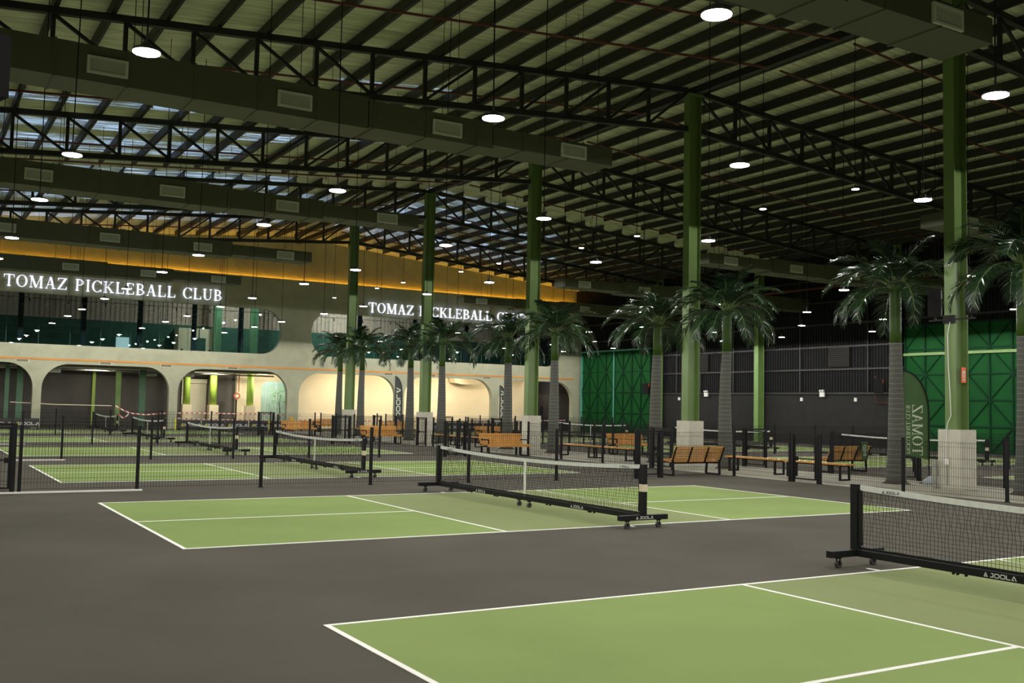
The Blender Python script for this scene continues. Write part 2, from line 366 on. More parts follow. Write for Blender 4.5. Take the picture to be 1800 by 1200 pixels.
# window glass and mullions of the mezzanine
for n, (x0, x1, ml) in enumerate(((-4.3, 18.45, [-.9, 2.9, 6.35, 9.6, 12.9, 15.9]), (20.5, 40.75, [24.2, 28.4, 32.6, 36.8]))):
    wn = tag(bpy.data.objects.new('window_%d' % (n+1), None), kind='structure'); C.objects.link(wn)
    MB().prism(outline_pill(x0-.02, x1+.02, 4.91, 7.92), (0, 52.86, 0), (1,0,0), (0,0,1), (0,.012,0)).build('glass', m_glass, wn)
    for x in ml: MB().box(x-.14, x+.14, 53.0, 53.2, 4.7, 8.3).build('mullion', mat('window_mullion_paint', (.012,.016,.03), .5) if x == ml[0] and n == 0 else bpy.data.materials['window_mullion_paint'], wn)
    j = MB(); x = x0+1.3
    while x < x1-1: j.box(x-.012, x+.012, 52.875, 52.89, 4.95, 7.88); x += 1.72
    j.build('glass_joint', m_vent, wn)
# mezzanine floor, back wall
struct(MB().box(XL, XR, 52.92, 63, 4.15, 4.5), 'floor_mezzanine', m_dgrey)
struct(MB().box(XL, 44, 62, 62.2, 4.5, 7.2), 'wall_mezzanine_lower', m_mgreen)
mb = MB().box(XL, 44, 62.06, 62.3, 7.2, 11.2); x = XL
while x < 44: mb.box(x, x+.16, 62.0, 62.06, 7.2, 11.2); x += .32
struct(mb, 'wall_mezzanine_upper', m_pink)
struct(MB().box(XL, 44, 53.5, 62.2, 11.2, 11.35), 'ceiling_mezzanine', m_dgrey)
struct(MB().box(43.9, 44.1, 53.5, 62.2, 4.5, 11.2).box(XL-.2, XL, 53.2, 62.2, 0, 11.2), 'wall_mezzanine_side', m_mgreen)
r = thing('enclosed_room', 'cream boxed room with dark doorway behind the mezzanine glass', 'room', (15.05, 61.0, 4.5))
MB().box(-1.35, 1.35, -.3, .98, 0, 2.42).build('body', m_cream, r)
MB().box(-.35, .55, -.34, -.3, 0, 1.75).build('door', m_mgreen, r); MB().box(.05, .10, -.345, -.3, 0, 2.4).build('panel_joint', m_dgrey, r)
mb = MB(); 
for x in (-1.1, .85): mb.tube([(x, -.37, .85), (x, -.28, .85)], .09, 14)
mb.build('round_porthole', m_black, r)
tag(MB().box(9.75, 10.6, 61.8, 61.95, 4.9, 6.1).build('lit_display_panel', m_litpanel), 'bright white lit panel standing behind the mezzanine glass', 'panel')
for x, wd in ((16.3, .30), (18.95, .30)):
    tag(MB().box(x-.27, x+.27, 60.2, 60.5, 4.5, 11.2).build('mezzanine_column', m_tgreen), 'dark green steel column behind the mezzanine glass ' + ('beside the cream room' if x < 17 else 'close to the rounded window end'), 'column')
for k, z in enumerate((8.9, 9.5)):
    t = thing('track_light', ('lower' if k == 0 else 'upper') + ' black spotlight track hanging behind the mezzanine windows', 'track light', (18, 56+k*1.5, z-1.0))
    MB().box(-22, 22, -.02, .02, 0, .03).build('track', m_black, t)
    for j in range(20): MB().tube([(-21+2.2*j, 0, -.02), (-21+2.2*j+.04, 0, -.22)], .04, 8).build('spotlight', m_black, t)
# ground floor room behind the arches
struct(MB().box(XL, 18.2, 62.0, 62.2, 0, 4.15), 'wall_undercroft', m_dgrey)
struct(MB().box(21.2, 40.6, 56.6, 56.8, 0, 4.15), 'wall_undercroft_cream', m_cream)
struct(MB().box(24.0, 24.2, 56.8, 62.0, 0, 4.15), 'wall_undercroft_side', m_cream)
struct(MB().box(40.6, XR, 61.0, 61.2, 0, 4.15).box(40.4, 40.6, 56.8, 61, 0, 4.15), 'wall_undercroft_taupe', m_taupe)
cw = MB()
pts = outline_arch(21.25, 1.2, 3.35, .5)      # cream wall with a round-cornered glazed opening
bm = bmesh.new(); ed = []
def lp(p):
    vs = [bm.verts.new((x, 61.6, z)) for x, z in p]
    for a, b in zip(vs, vs[1:]+vs[:1]): ed.append(bm.edges.new((a, b)))
lp([(18.2, 0), pts[0]] + pts[2:][::-1] + [pts[1], (24.0, 0), (24.0, 4.15), (18.2, 4.15)])
bmesh.ops.triangle_fill(bm, use_beauty=True, edges=ed); rr = bmesh.ops.extrude_face_region(bm, geom=list(bm.faces))
for v in [g for g in rr['geom'] if isinstance(g, bmesh.types.BMVert)]: v.co.y += .35
bmesh.ops.recalc_face_normals(bm, faces=bm.faces); me = bpy.data.meshes.new('wall_undercroft_opening'); bm.to_mesh(me); bm.free(); me.materials.append(m_cream)
o = bpy.data.objects.new('wall_undercroft_opening', me); C.objects.link(o); o['kind'] = 'structure'
struct(MB().box(18.6, 27, 65.2, 65.4, 0, 4.15), 'wall_garden', mat('pale_green_frosted_glass', (.42,.56,.44), .5, var=.12, vscale=2))
for x in (20.6, 21.5, 22.4, 23.3, 24.2): struct(MB().box(x-.02, x+.02, 65.14, 65.2, 0, 4.1), 'trim_garden', m_white)
struct(MB().box(XL, XR+.2, 52.92, 66, 4.1, 4.16), 'ceiling_undercroft', m_dgrey)
struct(MB().box(XL-.3, XR+.3, 65.8, 66, 0, 11.2), 'wall_rear', m_dgrey)
# plant in the glazed bay
pl = thing('potted_tree', 'small leafy tree with bright green leaves in the glazed opening under the facade', 'plant', (22.1, 63.4, 0))
MB().tube([(0,0,0),(0.03,0,.9),(-.05,0,1.7),(.05,0,2.4)], [.05,.04,.03,.015], 7).build('stem', m_soil, pl)
rn = random.Random(3); mb = MB()
for k in range(420):
    q = rn.choice([(-.35,0,2.5),(.1,0,2.7),(-.4,.0,1.75),(.25,.1,1.9),(-.1,0,1.3),(0,.2,2.2)]); c = Vector(q) + Vector((rn.gauss(0,.22), rn.gauss(0,.22), rn.gauss(0,.12)))
    d = Vector((rn.uniform(-1,1), rn.uniform(-1,1), rn.uniform(-.6,.3))).normalized(); s_ = d.cross(Vector((0,0,1))).normalized()*.03; e = c+d*.14
    i = len(mb.v); mb.v += [tuple(c), tuple((c+e)/2+s_), tuple(e), tuple((c+e)/2-s_)]; mb.f.append((i,i+1,i+2,i+3))
mb.build('foliage', m_leafy, pl)
# lime and green columns behind the arches
for x, y, w_, zt, m, lab in ((2.6,56,.24,4.1,m_tgreen,'behind the partly cut arch'),(3.35,56.5,.36,4.1,m_tgreen,'beside the first pier of the facade'),
        (8.35,61.3,.20,4.1,m_lime,'against the dark wall'),(9.7,60.0,.34,4.1,m_wgreen,'where the hanging tape is tied'),(10.8,57.6,.40,4.1,m_tgreen,'close behind a pier')):
    tag(MB().box(x-w_/2, x+w_/2, y-.1, y+.1, 0, zt).build('undercroft_column', m), ('lime' if m is m_lime else 'green') + ' steel column under the facade ' + lab, 'column')
for x, y, lab in ((14.25,60.0,'beside the edge of the roller shutter'),(16.0,59.6,'between the shutter and the dark door'),(18.5,59.2,'in front of the cream corner')):
    t = thing('lime_column', 'round lime green column on a cream base ' + lab, 'column', (x, y, 0))
    MB().tube([(0,0,1.5),(0,0,4.1)], .24, 20).build('shaft', m_lime, t, smooth=True); MB().box(-.32,.32,-.32,.32,0,1.52).build('plinth', m_cream, t)
t = thing('roller_shutter', 'cream roller shutter closed between the lime columns', 'shutter', (15.2, 61.85, 0))
mb = MB()
for k in range(38): mb.box(-.78, .78, -.03, .03, .02+k*.08, .09+k*.08)
mb.build('curtain', m_shutter, t); MB().box(-.88,.88,-.16,.1,3.05,3.35).build('roller_box', m_shutter, t)
MB().box(-.86,-.78,-.06,.1,0,3.1).build('guide_rail', m_shutter, t); MB().box(.78,.86,-.06,.1,0,3.1).build('guide_rail', m_shutter, t)
tag(MB().box(16.25,16.65,61.3,61.9,0,4.1).build('cream_pier', m_cream), 'narrow cream pier between the roller shutter and the dark wall', 'pier')
m_hose = mat('faded_red_reel', (.42, .13, .08), .6)
t = thing('hose_reel', 'red fire hose reel on the dark wall by the cream corner', 'hose reel', (18.05, 61.0, 2.2))
MB().tube([(0,-.14,0),(0,.02,0)], .24, 20).build('reel', m_hose, t); MB().tube([(0,-.17,0),(0,-.13,0)], .12, 14).build('hub', m_cream, t)
MB().tube([(.15,0,.3),(.15,0,1.9)], .04, 8).build('riser_pipe', m_hose, t); MB().box(-.05,.05,.0,.05,-2.15,-.25).build('stand', m_black, t)
for k, (y, z) in enumerate(((54.5, 3.72), (56.2, 3.86), (58.0, 3.62), (59.4, 3.8))):
    tag(MB().tube([(-4, y, z), (19.8, y, z)], .05, 8).build('service_pipe', m_steel), 'pale service pipe under the undercroft ceiling, %s from the arches' % ORD[k], 'pipe')
for x, y, lab in ((5.1, 56.5, 'behind the second arch, beside its pier'), (11.3, 58.5, 'behind the second arch, next to a green column'), (13.4, 57.0, 'hanging over the roller shutter')):
    t = thing('ceiling_unit', 'white boxy ceiling fan unit ' + lab, 'ceiling unit', (x, y, 3.55))
    MB().box(-.5,.5,-.35,.35,-.18,.18).build('casing', m_white, t); MB().box(-.4,.4,-.37,-.35,-.12,.12).build('grille', m_vent, t)
t = thing('curved_bulkhead', 'cream curved bulkhead hanging under the ceiling of the lit arch', 'bulkhead', (34.2, 55.4, 3.72))
MB().prism([(-1.3,.3),(-1.15,-.15),(-.6,-.28),(.6,-.24),(1.2,-.05),(1.35,.3)], (0,0,0), (1,0,0), (0,0,1), (0,.9,0)).build('body', m_cream, t)
# room lamps under the facade (unseen, tilted to brighten the back walls)
def area(name, loc, sx, sy, watt, col, par=None):
    l = bpy.data.lights.new(name, 'AREA'); l.shape = 'RECTANGLE'; l.size = sx; l.size_y = sy; l.energy = watt; l.color = col
    o = bpy.data.objects.new(name, l); C.objects.link(o); o.location = loc
    if par: o.parent = par
    return o
UL = [(24,53.6,130,(1,.86,.62),'arch with the pale upright'),(28,53.6,110,(1,.86,.62),'pier beside the tall flag'),(32,53.6,130,(1,.86,.62),'arch holding the curved bulkhead'),(37,53.6,90,(1,.86,.62),'last lit arch'),
      (15.6,58.0,115,(1,.93,.72),'roller shutter'),(20.0,58.6,125,(1,.93,.72),'cream corner'),(21.6,63.2,80,(.95,1,.9),'potted tree'),(8,57.5,40,(1,.92,.75),'second arch'),(41,56.5,110,(1,.85,.7),'taupe wall'),(1,57,22,(1,.92,.75),'cut arch')]
for x, y, wt, col, lab in UL:
    t = thing('unseen_batten_light', 'unseen slim ceiling batten light under the facade near the ' + lab, 'light', (x, y, 4.03))
    MB().box(-.6,.6,-.06,.06,0,.06).build('housing', m_white, t); b_ = area('bulb', (0,0,-.03), 1.1, .2, wt*1.5, col, t); b_.rotation_euler.x = math.radians(42)
for x, wt in ((2,5),(10,8),(17,58),(26,110),(36,15)):  # unseen lights placed to brighten parts of the mezzanine
    t = thing('unseen_mezzanine_light', 'unseen ceiling light over the mezzanine at ' + {2:'its dark end',10:'the lit display panel',17:'the cream room',26:'the second window start',36:'the second window end'}[x], 'light', (x, 58, 11.0))
    MB().box(-.6,.6,-.3,.3,0,.1).build('housing', m_white, t); area('bulb', (0,0,-.03), 1.1, .5, wt*11, (1,.9,.82), t)

# illuminated signs
def lit_sign(txt, x0, x1, zc, size, label):
    W = sum(SERIF[c][0]+.14 for c in txt)-.14; s = (x1-x0)/W
    t = thing('illuminated_sign', label, 'sign', ((x0+x1)/2, 52.30, zc)); x = -W/2
    for c in txt:
        wd, ps = SERIF[c]
        if ps:
            mb = MB()
            for p in ps: mb.prism([((x+a)*s, (b-.5)*size) for a, b in p], (0,0,0), (1,0,0), (0,0,1), (0,.07,0))
            mb.build('letter', m_letter, t)
        x += wd+.14
    MB().box(-W/2*s, W/2*s, .07, .20, -.015, .015).build('mounting_rail', m_facade, t)
lit_sign('TOMAZ PICKLEBALL CLUB', 1.85, 14.4, 8.53, .68, 'white lit TOMAZ PICKLEBALL CLUB lettering over the longer mezzanine window')
lit_sign('TOMAZ PICKLEBALL CLUB', 24.5, 37.3, 8.48, .68, 'white lit TOMAZ PICKLEBALL CLUB lettering partly hidden behind the palm crowns')

# ------------------------------------------------------------------ columns, ridge girder, trusses, purlins
COLY = [3.21+9.85*k for k in range(-2, 5)]
def i_section(b, d, zt, z0, m, name, par):
    t = .022
    return MB().box(-d/2, -d/2+t, -b/2, b/2, z0, zt).box(d/2-t, d/2, -b/2, b/2, z0, zt).box(-d/2+t, d/2-t, -t/2, t/2, z0, zt).build(name, m, par)
collab = {1:'green steel column on a concrete plinth with a white conduit and orange sign', 2:'green steel column standing behind the bench with its back to the camera',
          3:'green steel column rising behind the slatted bench beside the net', 4:'green steel column carrying two black speakers low down', 5:'green steel column closest to the facade'}
for k, y in enumerate(COLY):
    n = k-1
    t = thing('steel_column', collab.get(n, 'green steel column outside the view'), 'column', (RX, y, 0)); 
    i_section(.30, .50, 12.35, 1.40, m_green, 'shaft', t)
    mb = MB().box(-.31,.31,-.31,.31,0,1.46); mb.build('plinth', m_plinth, t)
    MB().box(-.30,.30,-.2,.2,12.33,12.38).build('cap_plate', m_green, t)
MID = (XL+RX)/2
tag(MB().box(RX-.12, RX+.12, YB, 52.4, 12.36, 12.60).build('ridge_girder', m_truss), 'dark girder running over the tops of the green columns', 'girder')
def truss(x0, x1, flip_lo):
    """parallel-chord roof truss between x0 (low end) and x1 (column end); returns an Empty with its members"""
    t = bpy.data.objects.new('roof_truss', None); C.objects.link(t)
    P_ = lambda x, dz: (x, 0, zr(x)+dz)
    n = 14; xs = [x0+(x1-x0)*k/n for k in range(n+1)]
    MB().bar(P_(x0,-.09), P_(x1,-.09), .17, .17).build('top_chord', m_truss, t); MB().bar(P_(x0,-1.40), P_(x1,-1.40), .17, .17).build('bottom_chord', m_truss, t)
    for x in xs[1:-1]: MB().bar(P_(x,-.15), P_(x,-1.35), .10).build('vertical', m_truss, t)
    for k in range(n):
        a, b = xs[k], xs[k+1]
        if k < n/2: p, q = P_(a,-.17), P_(b,-1.33)
        else: p, q = P_(a,-1.33), P_(b,-.17)
        MB().bar(p, q, .08).build('diagonal', m_truss, t)
    return t
# Pratt pattern: the diagonals point to the middle of each half span
tl = truss(RX-.25-14*1.62, RX-.28, 0); tr = truss(XR-.1, RX+.28, 0)
tlab = ['closest overhead truss out of view','front roof truss','second roof truss from the camera','third roof truss from the camera','fourth roof truss from the camera','last roof truss before the facade']
for side, src, sl in ((0, tl, 'on the lettering side of the columns'), (1, tr, 'on the green door side of the columns')):
    for k, y in enumerate(COLY[1:]):
        lab = 'black ' + ['truss over the camera','front roof truss','second roof truss','third roof truss','fourth roof truss','last roof truss'][min(k,5)] + ' ' + sl
        if k == 0: o = src; o.location = (0, y, 0)
        else: o = dup(src, (0, y, 0))
        tag(o, lab, 'roof truss', 'roof trusses')
def purlin_mb(L):
    return MB().box(-.03, .0, 0, L, 0, .30).box(-.03, .08, 0, L, 0, .02).box(.065, .08, 0, L, 0, .05).box(-.03, .08, 0, L, .285, .30)
pa = purlin_mb(31.0-YB).mesh('purlin', m_purlin); pb = purlin_mb(51.4-32.75).mesh('purlin', m_purlin)
xs = []; x = RX-.62
while x > XL: xs.append(x); x -= 1.27
x = RX+.62
while x < XR: xs.append(x); x += 1.27
for x in xs:
    for me, y0, lab in ((pa, YB, 'dark roof purlin over the nearer courts, one of the parallel set'), (pb, 32.75, 'dark roof purlin over the courts towards the facade, one of the parallel set')):
        o = bpy.data.objects.new('roof_purlin', me); C.objects.link(o); o.location = (x, y0, zr(x)+.01 + (.0))
        tag(o, lab, 'purlin', 'roof purlins nearer the camera' if y0 == YB else 'roof purlins towards the facade')
for k, y in enumerate((6.6, 9.4, 15.4, 19.6, 26.0, 29.2, 36.0, 39.0, 45.5)):
    for s_, xa, xb in ((0, XL+.3, RX-.3), (1, RX+.3, XR-.3)):
        t = MB().tube([(xa, y, zr(xa)-.32), (xb, y, zr(xb)-.32)], .035, 6)
        for j in range(5):
            xx = xa+(xb-xa)*(j+.5)/5; t.tube([(xx, y, zr(xx)-.32), (xx, y, zr(xx)+.355)], .008, 4); t.tube([(xx+.4, y, zr(xx+.4)-.32), (xx+.4, y, zr(xx+.4)-.5)], .018, 5)
        tag(t.build('sprinkler_pipe', m_red), 'thin red sprinkler pipe under the roof, %s from the camera %s' % (ORD[k], 'on the lettering side' if s_ == 0 else 'on the green door side'), 'pipe', 'sprinkler pipes')

# ------------------------------------------------------------------ air ducts
vent_f = MB().box(-.36,.36,-.05,0,-.19,-.14).box(-.36,.36,-.05,0,.14,.19).box(-.36,-.31,-.05,0,-.14,.14).box(.31,.36,-.05,0,-.14,.14).mesh('frame', m_vent)
mbv = MB()
for k in range(9): mbv.box(-.31,.31,-.03,-.01,-.135+k*.031,-.115+k*.031)
vent_s = mbv.mesh('slats', m_vent); vent_b = MB().box(-.31,.31,-.008,0,-.14,.14).mesh('backing', m_ventin)
def duct(x0, x1, y, vents, label, z0=7.62, z1=8.30, dep=.95):
    t = thing('air_duct', label, 'duct', (0, y, 0))
    # the duct steps down towards its closed end by the columns
    st = [(0, .0, .0), (.60, .03, .06), (.79, .11, .15)]; Lx = x1-x0; seg = []
    for i, (u, a, b) in enumerate(st):
        u2 = st[i+1][0] if i < 2 else 1
        p, q = (x0+Lx*u, x0+Lx*u2) if x0 < 0 else (x1-Lx*u2, x1-Lx*u)
        seg.append((p, q, z0+a, z1-b))
    zs = lambda x: next(((a, b) for p, q, a, b in seg if p <= x <= q), (z0, z1))
    mb = MB()
    for p, q, a, b in seg: mb.box(p-.01, q+.01, 0, dep, a, b)
    x = x0+1.0
    while x < x1-.3: a, b = zs(x); mb.box(x-.02, x+.02, -.02, dep+.02, a-.02, b+.02); x += 1.25
    mb.build('body', m_duct, t)
    x = x0+1.6
    while x < x1-.5:
        z1 = zs(x)[1]
        MB().tube([(x, .1, z1), (x, .1, zr(x)+.37)], .008, 4).tube([(x, dep-.1, z1), (x, dep-.1, zr(x)+.37)], .008, 4).box(x-.012, x+.012, -.02, dep+.02, z1, z1+.02).build('hanger', m_truss, t); x += 3.4
    for vx in vents:
        v = bpy.data.objects.new('grille', vent_f); C.objects.link(v); v.parent = t; v.location = (vx, 0, sum(zs(vx))/2-.03); v.scale = (1, 1, .86)
        use('slats', vent_s, v); use('backing', vent_b, v)
for y, lab in ((-2.9,'olive air duct crossing behind the largest ceiling lamp'),(7.2,'big olive air duct crossing the view under the front truss'),(18.0,'olive air duct under the second truss on the lettering side'),
               (28.3,'third olive air duct, just above the amber cove light'),(38.62,'last dark air duct, in front of the facade above the lettering')):
    duct(XL, 11.65, y, [.0, 3.6, 7.1, 10.5], lab)
for y, lab in ((-2.9,'olive air duct behind the foremost column, outside the view'),(7.2,'olive air duct ending behind the foremost green column'),(18.0,'olive air duct above the palms on the green door side'),
               (28.3,'olive air duct behind the paired palm crowns'),(38.66,'farthest olive air duct beside the facade corner')):
    duct(24.6, 41.5, y, [25.75, 29.5, 33.1, 36.8], lab)

# ------------------------------------------------------------------ hanging disc lamps
LZ = 5.96
hs = MB().tube([(0,0,0),(0,0,.03),(0,0,.04),(0,0,.10)], [.165,.160,.065,.055], 20).tube([(0,0,.10),(0,0,.24)], .015, 8).mesh('housing', m_house)
lens = MB().tube([(0,0,-.012),(0,0,.004)], .160, 24).mesh('lens', m_lens)
def lamp(x, y, z, label, ztop, watt=LAMP_W, s=1.0, grp='disc lamps hanging over the courts'):
    t = thing('pendant_lamp', label, 'lamp', (x, y, z), group=grp)
    h = use('housing', hs, t); l = use('lens', lens, t); h.scale = l.scale = (s, s, 1)
    MB().tube([(0,0,.22),(.03*math.sin(x*7+y),.02,(ztop-z)*.5),(0,0,ztop-z)], .011, 5).build('cord', m_black, t)
    L = bpy.data.lights.get('disc_%d' % watt) or bpy.data.lights.new('disc_%d' % watt, 'SPOT')
    L.spot_size = math.radians(180); L.spot_blend = .04; L.shadow_soft_size = .06; L.energy = watt; L.color = LAMP_COL
    b = bpy.data.objects.new('bulb', L); C.objects.link(b); b.parent = t; b.location = (0,0,-.02)
LX = [-.67, 4.16, 8.99, 13.8, 24.1, 28.96, 33.7, 38.7]
LY = [y for k in range(-2, 5) for y in (10.79*k, 10.79*k+6.10)]
LY = [v for v in LY if -24 < v < 51]
fars = {}
for j, y in enumerate(LY):
    for i, x in enumerate(LX):
        if j == len(LY)-1 and False: continue
        seen = y > -6
        row = j - sum(1 for v in LY if v <= -6)
        lab = ('round white pendant lamp, %s from the left in the %s row from the camera' % (ORD[i], ORD[row])) if seen else 'round white pendant lamp behind the camera'
        lamp(x, y, LZ, lab, zr(x)+.37)
for k, (y, z) in enumerate(((-3.5,8),(.1,8),(6.3,8.0),(9.81,8.0),(16.0,8.0),(19.46,8.0),(25.8,8.1),(29.3,8.1),(35.7,8.2),(39.1,8.2),(45.5,8.2))):
    lamp(RX, y, z, 'small high lamp hanging between the green columns, %s from the camera' % ORD[k] if k > 1 else 'small high lamp out of view', 12.39, 330, .62, 'small lamps along the column row')

# ------------------------------------------------------------------ courts
def court(x0, y0, name='floor_court'):
    W, L = 6.10, 13.41
    t = bpy.data.objects.new(name, None); C.objects.link(t); t.location = (x0, y0, 0); t['kind'] = 'structure'
    lw = .05
    MB().box(lw, 4.57, lw, W-lw, 0, .004).box(8.84, L-lw, lw, W-lw, 0, .004).build('service_area', m_service, t)
    MB().box(4.57, 8.84, lw, W-lw, 0, .004).build('kitchen_area', m_kitchen, t)
    mb = MB().box(0, L, 0, lw, .0, .006).box(0, L, W-lw, W, .0, .006).box(0, lw, lw, W-lw, .0, .006).box(L-lw, L, lw, W-lw, .0, .006)
    mb.box(4.57-lw, 4.57, lw, W-lw, .0, .006).box(8.84, 8.84+lw, lw, W-lw, .0, .006)
    mb.box(lw, 4.57-lw, W/2-lw/2, W/2+lw/2, .0, .006).box(8.84+lw, L-lw, W/2-lw/2, W/2+lw/2, .0, .006)
    mb.box(6.68, 6.73, -.17, 0, .0, .006).box(6.68, 6.73, W, W+.17, .0, .006)
    mb.build('line', m_line, t)
CY = [10.79*k for k in range(-1, 5)]
for y in CY:
    court(0, y); court(24.65, y)
for k, y in enumerate((8.42, 19.2, 30.0, 40.8)): struct(MB().box(XL, 1.18, y-.07, y, 0, .03), 'floor_threshold', m_line)

# ------------------------------------------------------------------ nets
def strand(mb, pts, w): mb.poly(pts, w, w)
def net_z(y):                      # top of the netting across the court, y 0..6.66
    u = (y-3.33)/3.33; return .81 + .085*u*u
def make_net():
    t = thing('pickleball_net', 'x', 'net')
    Y0, Y1 = -.28, 6.38
    rn = random.Random(5)
    mb = MB(); n = 148
    for i in range(n+1):
        y = Y0 + (Y1-Y0)*i/n; ph = rn.uniform(0, 6); p = []
        for k in range(9):
            z = .235 + (net_z(y-Y0)-.235)*k/8; p.append((.012*math.sin(ph+k*1.3), y + .006*math.sin(ph+k*1.7), z))
        mb.poly(p, .0032)
    for k in range(14):
        p = []
        for i in range(0, n+1, 4):
            y = Y0 + (Y1-Y0)*i/n; p.append((.008*math.sin(i*.9+k), y, .235 + (net_z(y-Y0)-.235)*k/13.3 + .004*math.sin(i*.7+k*2)))
        mb.poly(p, .0032)
    mb.build('netting', m_wire, t)
    mb = MB(); p = [(0, Y0+(Y1-Y0)*i/24, net_z((Y1-Y0)*i/24)+.028) for i in range(25)]
    mb.poly(p, .012, .062); tp = mb.build('top_tape', m_tape, t)
    txt, W = text_mb('^JOOLA', SANS, (0,0,0), (0,-1,0), (0,0,1), (-1,0,0), .030, .002)
    txt.build('logo', m_blogo, tp, (-.006, .12, net_z(.4)+.024))
    txt2, W = text_mb('^JOOLA', SANS, (0,0,0), (0,-1,0), (0,0,1), (-1,0,0), .030, .002)
    txt2.build('logo', m_blogo, tp, (-.006, 5.95, net_z(6.2)+.024))
    MB().box(-.012,.012,Y0,Y1,.205,.235).build('bottom_band', m_black, t)
    mb = MB().box(-.010,.010,3.02,3.07,.17,.84); 
    mb.build('centre_strap', m_line, t)
    for y in (-.35, 6.45):
        p = MB().box(-.035,.035,y-.05,y+.05,.19,.96).build('post', m_black, t)
        MB().box(-.039,.039,y-.054,y+.054,.55,.66).build('sticker', m_cream, p) if y < 0 else None
        f = MB().box(-.45,.45,y-.045,y+.045,.125,.20).build('foot_bar', m_black, t)
        s = -1
        if y < 0:
            tx, W = text_mb('^JOOLA', SANS, (0,0,0), (1,0,0), (0,0,1), (0,-1,0), .042, .002); tx.build('logo', m_logo, f, (.0, y-.045, .163))
    b = MB().box(-.035,.035,-.35,6.45,.125,.20).build('base_bar', m_black, t)
    for yy in (1.35, 4.6):
        tx, W = text_mb('^JOOLA', SANS, (0,0,0), (0,-1,0), (0,0,1), (-1,0,0), .046, .002); tx.build('logo', m_logo, b, (-.035, yy, .163))
    mb = MB()
    for yy in (.9, 1.0, 1.05, 2.2, 2.3, 4.0, 4.1, 5.0, 5.1, 5.15): mb.box(-.02,.02,yy,yy+.012,.10,.13)
    mb.build('strap_toggle', m_black, b)
    MB().box(-.03,.03,-.29,-.27,.25,.9).build('lacing_sleeve', m_black, t); MB().box(-.03,.03,6.37,6.385,.25,.9).build('lacing_sleeve', m_black, t)
    for x, y in ((-.30,-.35),(.30,-.35),(-.30,6.45),(.30,6.45),(0,3.22),(0,2.88)):
        c = MB().box(-.028,.028,-.028,.028,.108,.125).box(-.008,.008,-.03,-.022,.04,.11).box(-.008,.008,.022,.03,.04,.11).build('caster', m_black, t, (x, y, 0))
        MB().tube([(0,-.018,.045),(0,.018,.045)], .045, 14).build('wheel', m_wheel, c)
    return t
net0 = make_net(); first = True
nl = {-1:'portable pickleball net with caster feet, cut by the frame edge', 0:'portable black pickleball net with JOOLA logos on the nearest full court', 1:'portable net just behind the first mesh fence',
      2:'portable net of the second court behind the fences', 3:'portable net seen through two mesh fences', 4:'small far portable net closest to the facade arches'}
nr = {-1:'pickleball net on the door side, hidden past the frame', 0:'pickleball net behind the concrete plinth in front of the green door', 1:'pickleball net behind the bench with the green towel',
      2:'pickleball net in front of the dark block wall', 3:'distant pickleball net in front of the ribbed wall', 4:'pickleball net before the far green double door'}
for side, x, labs in ((0, 6.72, nl), (1, 31.36, nr)):
    for k in range(-1, 5):
        if side == 1 and k == -1: continue
        lab = labs[k]
        if first: o = net0; first = False; o['label'] = lab; o['group'] = 'portable pickleball nets'
        else: o = dup(net0, label=lab)
        o.location = (x, 10.79*k, 0)

# ------------------------------------------------------------------ mesh fences
def panel_mesh(L):
    mb = MB(); n = max(4, int(round(L/.056)))
    for i in range(n+1):
        x = L*i/n
        mb.poly([(x,0,.05),(x,0,.19),(x,-.018,.225),(x,0,.26),(x,0,1.10),(x,-.02,1.15),(x,0,1.20),(x,0,1.225)], .0046)
    for z in (.07,.19,.26,.45,.65,.85,1.10,1.20): mb.bar((0,.004,z),(L,.004,z), .0048)
    return mb.mesh('mesh_panel', m_wire)
PM = {}
def panel(L):
    k = round(L, 2)
    if k not in PM: PM[k] = panel_mesh(k)
    return PM[k]
post_me = MB().box(-.03,.03,-.03,.03,0,1.26).box(-.05,.05,-.05,.05,0,.012).mesh('post', m_black)
clip_me = MB().box(-.034,.034,-.034,.034,1.255,1.27).mesh('post_cap', m_black)
def fence(pts, label, grp='black welded mesh fences', last=True):
    """pts: consecutive post positions in plan"""
    p0 = Vector((*pts[0], 0)); t = thing('mesh_fence', label, 'fence', p0, group=grp)
    for p in (pts if last else pts[:-1]):
        q = use('post', post_me, t, Vector((*p, 0))-p0); use('post_cap', clip_me, q)
    for a, b in zip(pts, pts[1:]):
        A = Vector((*a, 0)); B = Vector((*b, 0)); d = B-A
        use('mesh_panel', panel(d.length-.06), t, A-p0+d.normalized()*.03, math.atan2(d.y, d.x))
def gate(a, b, label, h=1.25):
    A = Vector((*a, 0)); B = Vector((*b, 0)); d = B-A; L = d.length
    t = thing('mesh_gate', label, 'gate', A, math.atan2(d.y, d.x), 'mesh gates')
    MB().box(0,.05,-.03,.03,0,h).box(L-.085,L,-.04,.04,0,h).box(.05,L-.085,-.02,.02,h-.05,h).build('frame', m_black, t)
    f = MB().box(.09,.125,-.02,.02,.08,h-.07).box(L-.125,L-.09,-.02,.02,.08,h-.07).box(.125,L-.125,-.02,.02,.08,.115).box(.125,L-.125,-.02,.02,h-.105,h-.07).box(.125,L-.125,-.015,.015,.60,.63).build('leaf', m_black, t)
    use('mesh_infill', panel(L-.25), f, (.125, 0, -.02)).scale = (1,1,.93)
    MB().box(L-.2,L-.06,-.035,-.02,.56,.66).build('latch', m_black, t)
px = [-1.0] + [1.105+2.485*k for k in range(6)]
flab = ['nearest mesh fence crossing behind the first full court','second mesh fence crossing between the far courts','third mesh fence crossing towards the facade','last mesh fence in front of the facade arches']
flr = ['mesh fence on the door side behind the bench with the towel','second mesh fence on the door side','third mesh fence on the door side','mesh fence before the far green door']
